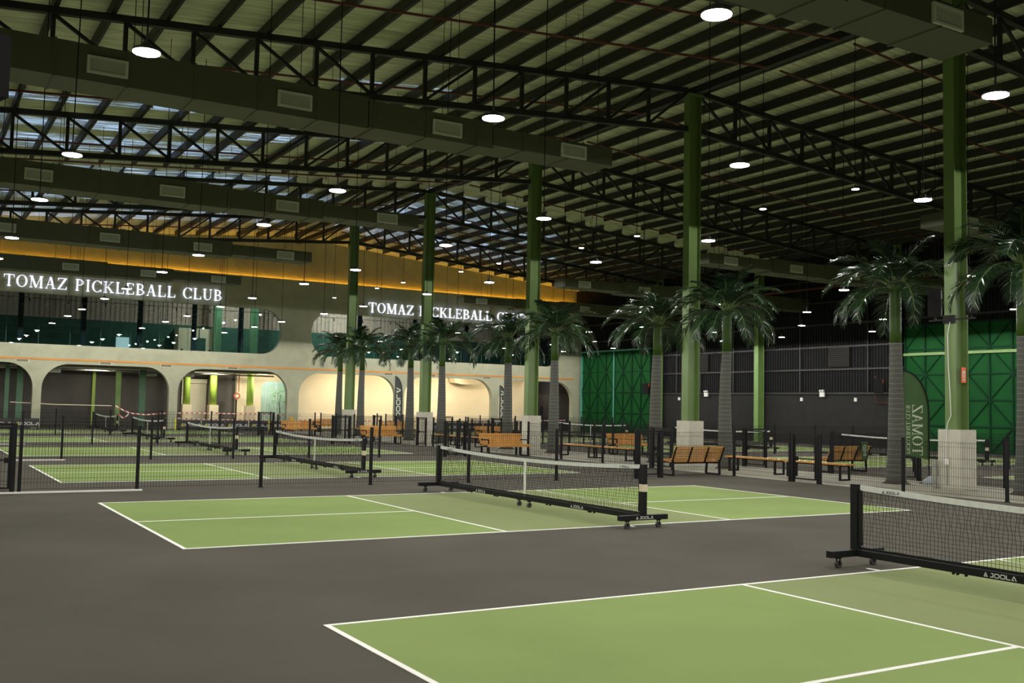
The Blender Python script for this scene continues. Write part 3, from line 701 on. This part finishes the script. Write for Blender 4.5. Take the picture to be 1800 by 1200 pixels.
for k in range(4):
    Y = 8.5+10.83*k
    fence([(x, Y) for x in px], flab[k])
    gate((px[-1]+.06, Y+.05), (px[-1]+.92, Y+.1), 'mesh gate ending the ' + flab[k].split(' crossing')[0] + ' by the benches')
    fence([(14.48, Y+(.1 if k == 0 else .85)), (17.02, Y+(.1 if k == 0 else .85))], ORD[k] + ' short mesh panel by the benches on the lettering side', last=(k > 0))
    qx = [38.2-x for x in px][::-1]
    fence([(x, Y) for x in qx if x < 39], flr[k])
    fence([(21.05, Y+(.1 if k == 0 else 1.45)), (23.9, Y+(.1 if k == 0 else 1.45))], ORD[k] + ' short mesh panel by the benches on the door side')
gate((-2.12, 8.5), (-1.08, 8.5), 'thick framed mesh gate at the end of the nearest fence, cut by the frame', 1.3)
for side, X in ((0, 17.05), (1, 20.95)):
    sd = 'on the lettering side of the palms' if side == 0 else 'on the door side of the palms'
    fence([(X, -4.7), (X, -2.1), (X, .42), (X, 3.0), (X, 5.48)], 'mesh fence before the foremost plinth ' + sd)
    gate((X, 5.53), (X, 6.44), 'mesh gate facing the long backless bench ' + sd)
    fence([(X, 6.50), (X, 8.57)], 'mesh panel between gate and corner post ' + sd)
    gate((X, 11.2), (X, 12.2), 'mesh gate behind the bench seen from the back, ' + sd)
    fence([(X, 12.25), (X, 14.75), (X, 17.2), (X, 19.4)], 'mesh fence past the second plinth ' + sd)
    fence([(X, 19.95), (X, 22.4), (X, 24.8), (X, 27.2)], 'mesh fence past the third plinth ' + sd)
    gate((X, 27.9), (X, 28.8), 'small far mesh gate near the speaker column ' + sd)
    fence([(X, 28.85), (X, 31.2)], 'mesh panel beside the speaker column ' + sd)
    gate((X, 32.8), (X, 33.7), 'far mesh gate behind the third row of benches ' + sd)
    fence([(X, 33.75), (X, 36.2), (X, 38.7), (X, 41.0)], 'mesh fence towards the facade ' + sd)

# ------------------------------------------------------------------ benches
def make_bench():
    t = thing('slatted_bench', 'x', 'bench')      # seat faces -y, 2.1 m long, origin under the middle
    L = .90
    mb = MB()
    for k in range(6): mb.box(-L, L, -.30+k*.085, -.235+k*.085, .415-.008*k, .45-.008*k)
    mb.box(-L, L, -.345, -.315, .35, .45); mb.build('seat', m_wood, t)
    mb = MB()
    for k in range(6):
        z = .47+k*.064; y = .21+k*.029; mb.bar((-L,y,z),(L,y,z), .028, .053)
    mb.build('backrest', m_wood, t)
    for x in (-.84, .84):
        MB().bar((x,-.30,.40),(x,-.34,.03), .05).bar((x,-.34,.025),(x,.22,.025), .05).bar((x,.22,.03),(x,.20,.42), .05).bar((x,-.30,.39),(x,.22,.37), .05).build('leg_frame', m_black, t)
        MB().bar((x,-.30,.43),(x,-.29,.60), .04).bar((x,-.31,.60),(x,.24,.60), .04).build('armrest', m_black, t)
    for x in (-.87, -.30, .30, .87): MB().bar((x,.19,.36),(x,.375,.80), .04, .03).build('back_brace', m_black, t)
    MB().box(-.82,.82,.10,.14,.33,.37).build('rail', m_black, t)
    return t
bench0 = make_bench()
BN = [((16.0, 9.15), PI, 'orange slatted bench seen from behind, in front of the second plinth'), ((16.0, 19.35), 0, 'orange slatted bench facing the camera beside the third plinth'),
      ((15.9, 30.2), 0, 'orange slatted bench facing the camera beside the speaker column palms'), ((15.8, 41.0), 0, 'distant orange slatted bench just left of the far column plinth'),
      ((22.05, 9.1), PI, 'orange slatted bench with a green towel over its back'), ((22.3, 20.1), 0, 'orange slatted bench facing the camera in front of the green double door'),
      ((22.3, 31.0), 0, 'orange slatted bench half hidden behind the third plinth'), ((20.5, 48.6), .2, 'brown bench standing by the facade banners'), ((22.1, 41.8), 0, 'far orange bench below the palm crowns near the facade')]
for k, ((x, y), rz, lab) in enumerate(BN):
    o = bench0 if k == 0 else dup(bench0)
    o.location = (x, y, 0); o.rotation_euler.z = rz; o['label'] = lab; o['group'] = 'slatted benches with backs'
tw = thing('hanging_towel', 'dark green club towel with a round white emblem over the bench back', 'towel', (22.6, 8.66, .92))
tw.location = (22.55, 8.675, .70)
mb = MB().bar((-.14,0,.235),(.14,0,.235), .07, .012); i = 0
mb = MB().prism([(-.14,-.30),(.14,-.30),(.14,.235),(-.14,.235)], (0,-.02,0), (1,0,0), (0,.0,1), (0,.008,0)).prism([(-.14,-.01),(.14,-.01),(.14,.235),(-.14,.235)], (0,.055,0), (1,0,0), (0,0,1), (0,.008,0)).box(-.14,.14,-.02,.063,.235,.243)
mb.build('cloth', m_flagg, tw)
em = MB()
for p in ring(0, .05, .105, .105, .026, .026, 0, 360, 28) + [diag(-.02,0,.03,.11,.025), diag(.04,-.01,.0,.05,.02), R4(-.05,.05,.05,.07), R4(-.08,-.10,.08,-.085), R4(-.07,-.14,.07,-.12), R4(-.08,-.18,.08,-.16)]:
    em.prism(p, (0,-.021,0), (1,0,0), (0,0,1), (0,-.002,0))
em.build('emblem', m_flagt, tw)
def make_flat_bench():
    t = thing('backless_bench', 'x', 'bench')     # along y, 2.1 m
    mb = MB()
    for k in range(4): mb.box(-.19+k*.1, -.105+k*.1, -1.12, 1.12, .41, .45)
    mb.build('seat', m_wood, t)
    for y in (-.93, .93):
        MB().box(-.20,-.15,y-.025,y+.025,0,.41).box(.15,.20,y-.025,y+.025,0,.41).box(-.15,.15,y-.025,y+.025,0,.04).box(-.15,.15,y-.025,y+.025,.37,.41).build('leg_loop', m_black, t)
    MB().box(-.02,.02,-1.0,1.0,.37,.40).build('rail', m_black, t)
    return t
fb0 = make_flat_bench()
FB = [(9.45,'long backless timber bench running from the second plinth side of the walkway'),(7.1,'long backless timber bench in front of the bench with the towel'),(18.6,'backless timber bench beside the mesh fence past the second plinth'),
      (16.4,'backless timber bench behind the wheel end of the front net'),(29.4,'far backless bench beside the speaker column'),(27.1,'backless bench between the third plinth and speaker column'),(39.6,'farthest backless bench near the facade end')]
for k, (y, lab) in enumerate(FB):
    o = fb0 if k == 0 else dup(fb0)
    o.location = (18.75, y, .006); o['label'] = lab; o['group'] = 'backless benches'

# ------------------------------------------------------------------ palms
def frond_mesh(seed, L, a0, a1, wid=.52):
    """feather frond along +x: arched stalk with two ranks of pointed leaflets"""
    rn = random.Random(seed); n = 14; pts = [Vector((0, 0, 0))]
    for k in range(n):
        a = math.radians(a0 + (a1-a0)*((k+.5)/n)**1.15); pts.append(pts[-1] + Vector((math.cos(a), 0, math.sin(a)))*(L/n))
    st = MB().tube(pts, [.030*(1-.85*k/n)+.004 for k in range(n+1)], 5); mb = MB(); m = 30
    for side in (-1, 1):
        for j in range(m):
            u = .16 + .84*j/m; f = u*n; k = min(int(f), n-1); p = pts[k].lerp(pts[k+1], f-k); d = (pts[k+1]-pts[k]).normalized()
            nrm = d.cross(Vector((0, side, 0))).normalized(); nrm = nrm if nrm.z > 0 else -nrm
            ln = 1.12*wid*(math.sin(PI*min(.97, u*.80+.16))**.55)*rn.uniform(.88, 1.08)
            dirv = (Vector((0, side, 0))*(.86-.25*u) + d*(.50+.35*u) + nrm*rn.uniform(-.05, .22)).normalized()
            wd = (d*.9+nrm*rn.uniform(-.3,.5)).normalized()*.026; q = p; i = len(mb.v); seg = 4; cur = dirv.copy(); sag = rn.uniform(.06, .15)
            for t_, ww in zip(range(seg+1), (.55, 1.1, 1.1, .75, .04)):
                mb.v += [tuple(q-wd*ww), tuple(q+wd*ww)]
                q = q + cur*(ln/seg); cur = (cur + Vector((0, 0, -sag*(1+t_*.5)))).normalized()
            for t_ in range(seg): a = i+2*t_; mb.f.append((a, a+1, a+3, a+2))
    return mb.mesh('leaflets', m_frond), st.mesh('frond', m_stalk)
FR = [frond_mesh(11, 2.15, 50, -58), frond_mesh(12, 2.05, 60, -25), frond_mesh(13, 2.15, 22, -84), frond_mesh(14, 1.6, 76, 15, .48)]
def trunk_mb(h, seed):
    rn = random.Random(seed); n = 26; pts = []; rad = []; lx = rn.uniform(-.04,.04); ly = rn.uniform(-.05,.05)
    for k in range(n+1):
        u = k/n; pts.append((lx*math.sin(PI*u), ly*math.sin(PI*u), h*u)); rad.append(.235 - .085*u + .03*math.exp(-u*9) + (.004 if k % 2 else 0))
    return MB().tube(pts, rad, 18)
def palm(y, label, seed, x=RX, h=3.7, top=5.0):
    rn = random.Random(seed)
    t = thing('palm_tree', label, 'palm tree', (x, y, .006), rn.uniform(0, 6), 'palms along the central walkway')
    trunk_mb(h, seed).build('trunk', m_trunk, t, smooth=True)
    MB().tube([(0,0,h-.03),(0,0,h+.35),(0,0,top-.1),(0,0,top+.15),(0,0,top+.35)], [.155,.15,.145,.12,.03], 14).build('crownshaft', m_crown, t, smooth=True)
    MB().tube([(0,0,0),(0,0,.07)], [.36,.25], 16).build('root_mat', m_soil, t)
    N = 25
    for k in range(N):
        a = k*2.39996+rn.uniform(-.15,.15); u = k/N
        i = 2 if u < .38 else (0 if u < .66 else (1 if u < .88 else 3)); s_ = rn.uniform(.86, 1.04)
        f = use('frond', FR[i][1], t, (.07*math.cos(a), .07*math.sin(a), top-.12+.22*u), rot=(rn.uniform(-.15,.15), rn.uniform(-.12,.12), a)); f.scale = (s_, s_, s_)
        use('leaflets', FR[i][0], f)
PALMS = [(1.45,'palm tree cut by the frame edge beside the foremost column',5.35),(5.0,'palm tree in front of the tall green club flag',5.1),(11.35,'palm tree right behind the bench seen from the back',4.95),(14.8,'palm tree overlapping the edge of the green double door',4.75),
         (21.2,'palm tree between the third plinth and the long net tape',4.75),(24.8,'palm tree on the far side of the third plinth',4.7),(31.0,'palm tree beside the speaker column, nearer the camera',4.8),(34.5,'palm tree just behind the speaker column',4.75),
         (40.85,'palm tree beside the farthest column, nearer the camera',4.9),(44.2,'palm tree closest to the facade',4.9)]
for k, (y, lab, tp) in enumerate(PALMS): palm(y, lab, 40+k, top=tp)
tag(MB().tube([(19.9,4.55,.01),(19.95,4.4,.07),(20.05,4.2,.09),(20.15,4.05,.03)], [.12,.17,.16,.08], 10).build('plastic_bag', m_clear), 'crumpled clear plastic bag lying beside the palm foot', 'bag')

# ------------------------------------------------------------------ speakers, conduit, signs on columns
def speaker(loc, rz, label, par_h=.72):
    t = thing('wall_speaker', label, 'speaker', loc, rz, 'black speakers')
    MB().box(-.13,.13,-.15,.15,-.34,.34).build('cabinet', m_speaker, t); MB().box(-.115,.115,-.16,-.15,-.32,.32).build('grille', m_black, t)
    MB().bar((0,.0,-.34),(0,.0,-.42), .06).build('bracket', m_black, t)
def speaker_pair(y, z, l1, l2):
    speaker((RX-.25, y+.42, z), .5, l1); speaker((RX-.25, y-.60, z), -.9, l2)
    t = thing('speaker_arm', 'black bracket arm holding two speakers on the ' + ('foremost' if y < 10 else 'fourth') + ' green column', 'bracket', (RX-.28, y, z-.43))
    MB().box(-.025,.025,-.70,.56,-.03,.01).build('arm', m_black, t); MB().box(-.02,.05,-.16,.16,-.1,.1).build('clamp_plate', m_black, t)
speaker_pair(3.21, 4.60, 'black speaker on the foremost column, on its palm side', 'black speaker on the foremost column, towards the frame edge')
speaker_pair(32.76, 4.62, 'black speaker on the fourth column, facing the lettering side', 'black speaker on the fourth column, facing the palm crown')
t = thing('white_conduit', 'white cable conduit winding down the foremost green column', 'conduit', (RX-.30, 3.12, 0))
MB().tube([(0,.05,4.1),(.0,.12,3.8),(.01,.11,3.0),(.0,.06,2.3),(.01,.05,1.8),(-.03,.12,1.6),(-.03,.14,1.44),(-.03,.14,.75)], .011, 6).build('pipe', m_white, t)
MB().box(-.05,-.01,.08,.20,.60,.75).build('junction_box', m_white, t); MB().tube([(-.03,.14,.6),(-.03,.14,.1)], .012, 6).build('lower_pipe', m_steel, t)
t = thing('hydrant_sign', 'small orange sign with a white symbol on the foremost column', 'sign', (RX+.02, 3.21-.17, 2.80))
MB().box(-.09,.09,-.012,0,-.19,.19).build('plate', m_orange, t)
MB().prism([(-.05,-.08),(-.02,-.08),(-.02,.06),(.02,.06),(.02,-.08),(.05,-.08),(.05,.10),(-.05,.10)], (0,-.013,0), (1,0,0), (0,0,1), (0,-.002,0)).prism([(-.05,-.10),(.05,-.10),(0,-.15)], (0,-.013,0), (1,0,0), (0,0,1), (0,-.002,0)).build('symbol', m_flagt, t)
tag(MB().box(18.93, 18.98, 3.5, 3.62, 0, .72).build('metal_bollard', m_steel), 'short grey metal upright against the foremost concrete plinth', 'post')

# ------------------------------------------------------------------ flags
def feather_flag(loc, H, W, z0, m_cloth, m_txt, label, lines, font, ang, mirror=False, pitch=.75):
    """pole at the local origin, cloth extends towards -u where u is the local x axis"""
    t = thing('feather_flag', label, 'flag', loc, ang, 'feather flags')
    n = 16; pole = [(0,0,0),(0,0,H*pitch)]; edge = [(0, z0), (0, H*pitch)]
    for k in range(1, n+1):
        a = PI/2*k/n; x = -W*(1-math.cos(a)); z = H*pitch + (H-H*pitch)*math.sin(a); edge.append((x, z)); pole.append((x, 0, z))
    MB().tube(pole, .013, 6).build('pole', m_black, t)
    poly = edge + [(-W, z0+.12)]
    mb = MB(); strips = 10
    mb.prism(poly, (0,-.003,0), (1,0,0), (0,0,1), (0,.006,0)); cl = mb.build('cloth', m_cloth, t)
    MB().poly([(x+.0, 0, z) for x, z in edge], .035, .035).build('sleeve', m_black, t)
    for txt, u, zc, size, gap in lines:
        # text runs up the flag; seen from behind it is mirrored
        tx, Wt = text_mb(txt, font, (u, -.004, zc), (0,0,1), (1 if mirror else -1,0,0), (0,-1,0), size, .002, gap)
        tx.build('lettering', m_txt, cl)
    MB().bar((-.25,0,.01),(.25,0,.01), .03).bar((0,-.25,.01),(0,.25,.01), .03).build('cross_base', m_black, t)
    return t
feather_flag((20.28, 4.70, .006), 2.95, .66, .62, m_flagg, m_flagt, 'dark green feather flag with TOMAZ PICKLEBALL CLUB in mirrored lettering beside a palm',
             [('TOMAZ', -.30, 1.40, .27, .06), ('PICKLEBALL CLUB', -.545, 1.41, .105, .05)], SERIF, math.atan2(-.517, .856), mirror=True, pitch=.62)
for x, y, h, lab in ((25.95, 49.6, 3.7, 'charcoal JOOLA feather flag by the pier between the two cream arches'), (33.9, 49.3, 3.3, 'charcoal JOOLA feather flag beside a palm trunk near the last pier')):
    feather_flag((x, y, 0), h, .55, .45, m_flagd, m_flagt, lab, [('^JOOLA', -.27, 1.75, .30, .1)], SANS, 0, mirror=True, pitch=.7)

# ------------------------------------------------------------------ JOOLA barrier boards by the facade
def board(x0, x1, y, label):
    t = thing('barrier_board', label, 'banner board', ((x0+x1)/2, y, 0), group='low banner boards along the facade')
    w = (x1-x0)/2
    MB().box(-w+.01, w-.01, -.03, .03, .10, .62).build('panel', m_banner, t)
    s_ = .17
    tr_, W = text_mb('^', SANS, (-w+.28, -.031, .34), (1,0,0), (0,0,1), (0,-1,0), s_*1.25, .003); tr_.build('emblem', m_yellow, t)
    tx, W = text_mb('JOOLA', SANS, (.14, -.031, .33), (1,0,0), (0,0,1), (0,-1,0), s_, .003); tx.build('lettering', m_logo, t)
    for a in (-w+.05, w-.12): MB().box(a, a+.07,-.15,.15,0,.1).build('foot', m_black, t)
bx = [(-2.05,-.55),(-.5,1.0),(1.05,2.45),(2.5,3.85),(11.45,12.78),(12.85,14.2),(14.28,15.68),(15.75,16.95),(17.1,18.35),(19.05,20.4),(28.0,29.45),(29.5,30.95),(31.0,32.4),(32.5,33.9)]
bl = ['outside the view past the frame edge','cut by the frame edge','second visible beside the first pier','beside the first pier of the facade','at the start of the run under the third arch','second in the run under the third arch','third in the run under the third arch',
      'fourth in the run, behind the portable net','behind the orange marker post','beside the brown bench','behind the palm by the speaker column','between the speaker column palms','half hidden behind a slatted bench','next to the last feather flag']
for (a, b), l in zip(bx, bl): board(a, b, 50, 'black JOOLA banner board ' + l)
for x, lab in ((11.3,'at the start of the banner run'),(17.03,'between two banner boards'),(18.7,'after the orange marker')):
    tag(MB().box(x-.05, x+.05, 50.02, 50.12, 0, .72).build('yellow_post', m_yellow), 'short yellow post ' + lab, 'post')
t = thing('marker_post', 'red and orange marker standing before the banner boards', 'marker', (18.25, 49.4, 0))
MB().box(-.14,.14,-.1,.1,.06,.45).build('lower_block', m_redor, t); MB().box(-.2,.2,-.15,.15,0,.06).build('base', m_black, t)
MB().box(-.09,.09,-.08,.08,.45,.9).build('upper_block', mat('amber_plastic', (.75,.42,.05), .5), t)
def tape(pts, label, m=None, h=.07):
    mb = MB(); 
    for a, b in zip(pts, pts[1:]): mb.bar(a, b, .004, h)
    tag(mb.build('barrier_tape', m or m_btape), label, 'barrier tape', 'barrier tapes under the facade')
tape([(2.6,53.3,1.50),(5,53.3,1.40),(8.2,53.3,1.38)], 'pale cord stretched across the second arch', m_cream, .04)
tape([(8.4,53.3,1.40),(8.9,53.3,1.1),(9.4,53.3,.93),(10.2,53.3,.86),(11.6,53.3,.98),(12.6,53.3,1.0),(16.1,53.3,1.0),(20.2,53.3,.98)], 'upper red and white tape under the third arch')
tape([(12.0,53.4,.66),(14,53.4,.60),(16.3,53.4,.60),(20.2,53.4,.55)], 'lower red and white tape under the third arch')
tape([(8.5,53.35,1.36),(8.6,53.35,.9),(8.9,53.35,.62),(9.15,53.35,.8),(9.25,53.35,1.0)], 'looped red and white tape hanging beside the green column')
tape([(20.0,53.3,.62),(27,53.3,.64),(34,53.3,.64),(41.7,53.3,.86)], 'red and white tape crossing the cream arches')
tape([(11.3,53.5,.95),(11.3,53.5,.5)], 'short piece of tape hanging down at a pier')
t = thing('upright_trolley', 'black upright stand against the taupe wall in the last arch', 'stand', (40.2, 54.5, 0))
MB().box(-.15,.15,-.1,.1,.2,1.9).build('body', m_black, t); MB().box(-.2,.2,-.2,.2,0,.2).build('base', m_black, t)

# ------------------------------------------------------------------ right wall: doors, columns, louvres, lamps
def big_door(y0, y1, z1, n, rows, name):
    """braced green double door between y0 (near) and y1 (far) on the wall at XR"""
    t = bpy.data.objects.new(name, None); C.objects.link(t); t['kind'] = 'structure'
    X = XR-.14
    MB().box(X, XR, y0, y1, 0, z1).build('leaf', m_dgreen, t)
    mb = MB(); w = (y1-y0)/n; h = z1/rows
    for k in range(n+1): mb.box(X-.07, X, y0+k*w-.04, y0+k*w+.04, 0, z1)
    for r_ in range(rows+1): mb.box(X-.06, X, y0, y1, max(0, r_*h-.04), r_*h+.04)
    for k in range(n):
        for r_ in range(rows):
            a, b = (y0+k*w, y0+(k+1)*w)
            if (r_+k) % 2: a, b = b, a
            mb.bar((X-.03, a, r_*h), (X-.03, b, (r_+1)*h), .05, .06, up=(1,0,0))
    mb.build('brace', m_dgreen2, t)
    return t
d1 = big_door(43.75, 52.15, 6.08, 8, 4, 'door_1')
MB().box(XR-.3, XR-.02, 43.6, 52.2, 6.08, 6.2).build('head_rail', m_teal, d1)
MB().box(XR-.26, XR-.12, 52.05, 52.2, 0, 6.1).box(XR-.26, XR-.2, 47.9, 48.0, 0, 6.1).build('edge_rail', m_teal, d1)
d2 = big_door(8.0, 22.5, 6.5, 12, 5, 'door_2')
MB().box(XR-.34, XR-.14, 8.0, 22.5, 4.9, 5.04).build('cross_beam', m_wgreen, d2)
for y, lab in ((52.4,'at the facade corner'),(42.55,'at the edge of the green double door'),(32.9,'in the middle of the dark block wall'),(22.9,'behind the flag palm, at the edge of the near green door')):
    if y > 50: continue
    t = thing('wall_column', 'pale green steel column on the dark wall ' + lab, 'column', (XR-.42, y, 0))
    i_section(.36, .5, 11.0, 0, m_wgreen, 'shaft', t)
    MB().box(-.33,.33,-.25,.25,0,.03).build('base_plate', m_wgreen, t)
for y, z0, z1, w_ in ((27.0, 4.45, 5.55, 1.5),(38.6, 4.4, 5.5, 1.5)):
    t = thing('wall_louvre', 'dark louvred vent in the ribbed wall ' + ('beside the wall column' if y > 30 else 'between the wall columns, towards the club flag'), 'louvre', (XR-.06, y, z0))
    MB().box(-.05,0,-w_/2,w_/2,0,z1-z0).build('frame', m_charwall, t)
    mb = MB()
    for k in range(9): mb.bar((-.07,-w_/2+.05,.08+k*.115),(-.07,w_/2-.05,.08+k*.115), .05, .02)
    mb.build('blades', m_blackwall, t)
for y in (20.5, 25, 29.9, 35.5, 38.6, 41): struct(MB().box(XR-.1, XR, y-.04, y+.04, 2.95, 11), 'trim_post', m_truss)
for y, lab in ((37.92,'between the palms'),(28.13,'below the louvred vent')):
    t = thing('emergency_light', 'white twin-head emergency light on the dark wall ' + lab, 'emergency light', (XR-.14, y, 2.95))
    MB().box(-.08,0,-.17,.17,-.20,.06).build('body', m_white, t)
    MB().tube([(-.14,-.09,.14),(-.02,-.09,.14)], .065, 12).build('head', m_white, t); MB().tube([(-.14,.09,.14),(-.02,.09,.14)], .065, 12).build('head', m_white, t)
for y, lab in ((40.76,'behind the bench palm'),(29.81,'beside the emergency light'),(25.86,'towards the club flag')):
    t = thing('wall_socket', 'small white socket box on the dark wall ' + lab, 'socket', (XR-.02, y, 2.60))
    MB().box(-.06,0,-.09,.09,-.10,.10).build('box', m_white, t); MB().box(-.02,0,-.012,.012,.1,.45).build('conduit', m_truss, t)
for y, z, lab in ((23.6,3.35,'on the wall column behind the flag palm'),(43.3,3.30,'at the edge of the green double door')):
    t = thing('wall_speaker', 'black speaker with a painted amber glint ' + lab, 'speaker', (XR-.8, y+.1, z), .6, 'black speakers')
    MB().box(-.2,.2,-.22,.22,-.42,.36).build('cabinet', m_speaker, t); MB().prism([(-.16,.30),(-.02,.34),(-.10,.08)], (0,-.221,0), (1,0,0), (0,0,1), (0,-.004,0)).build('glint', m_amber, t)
    MB().box(-.03,.6,.0,.05,-.40,-.34).build('bracket', m_black, t)
tag(MB().tube([(XR-.2,24.4,3.9),(XR-.2,24.4,2.42),(XR-.2,23.15,2.42)], .03, 6).build('red_drop_pipe', m_red), 'thin red pipe dropping down the dark wall beside the flag palm', 'pipe')
tag(MB().tube([(XR-.78,44,9.0),(XR-.78,8,8.9)], .07, 8).build('fire_main', m_red), 'dark red fire main high along the ribbed wall', 'pipe')

# near loudspeaker at the frame edge, hung from the roof on the lettering side
t = thing('hanging_speaker', 'dark grey loudspeaker at the edge of the frame below the front truss', 'speaker', (-2.78, -5.93, 3.72), .3)
MB().box(-.2,.2,-.12,.12,-.18,.19).build('cabinet', m_speaker, t); MB().tube([(0,0,.19),(0,0,7.3)], .015, 6).build('hanger', m_black, t)
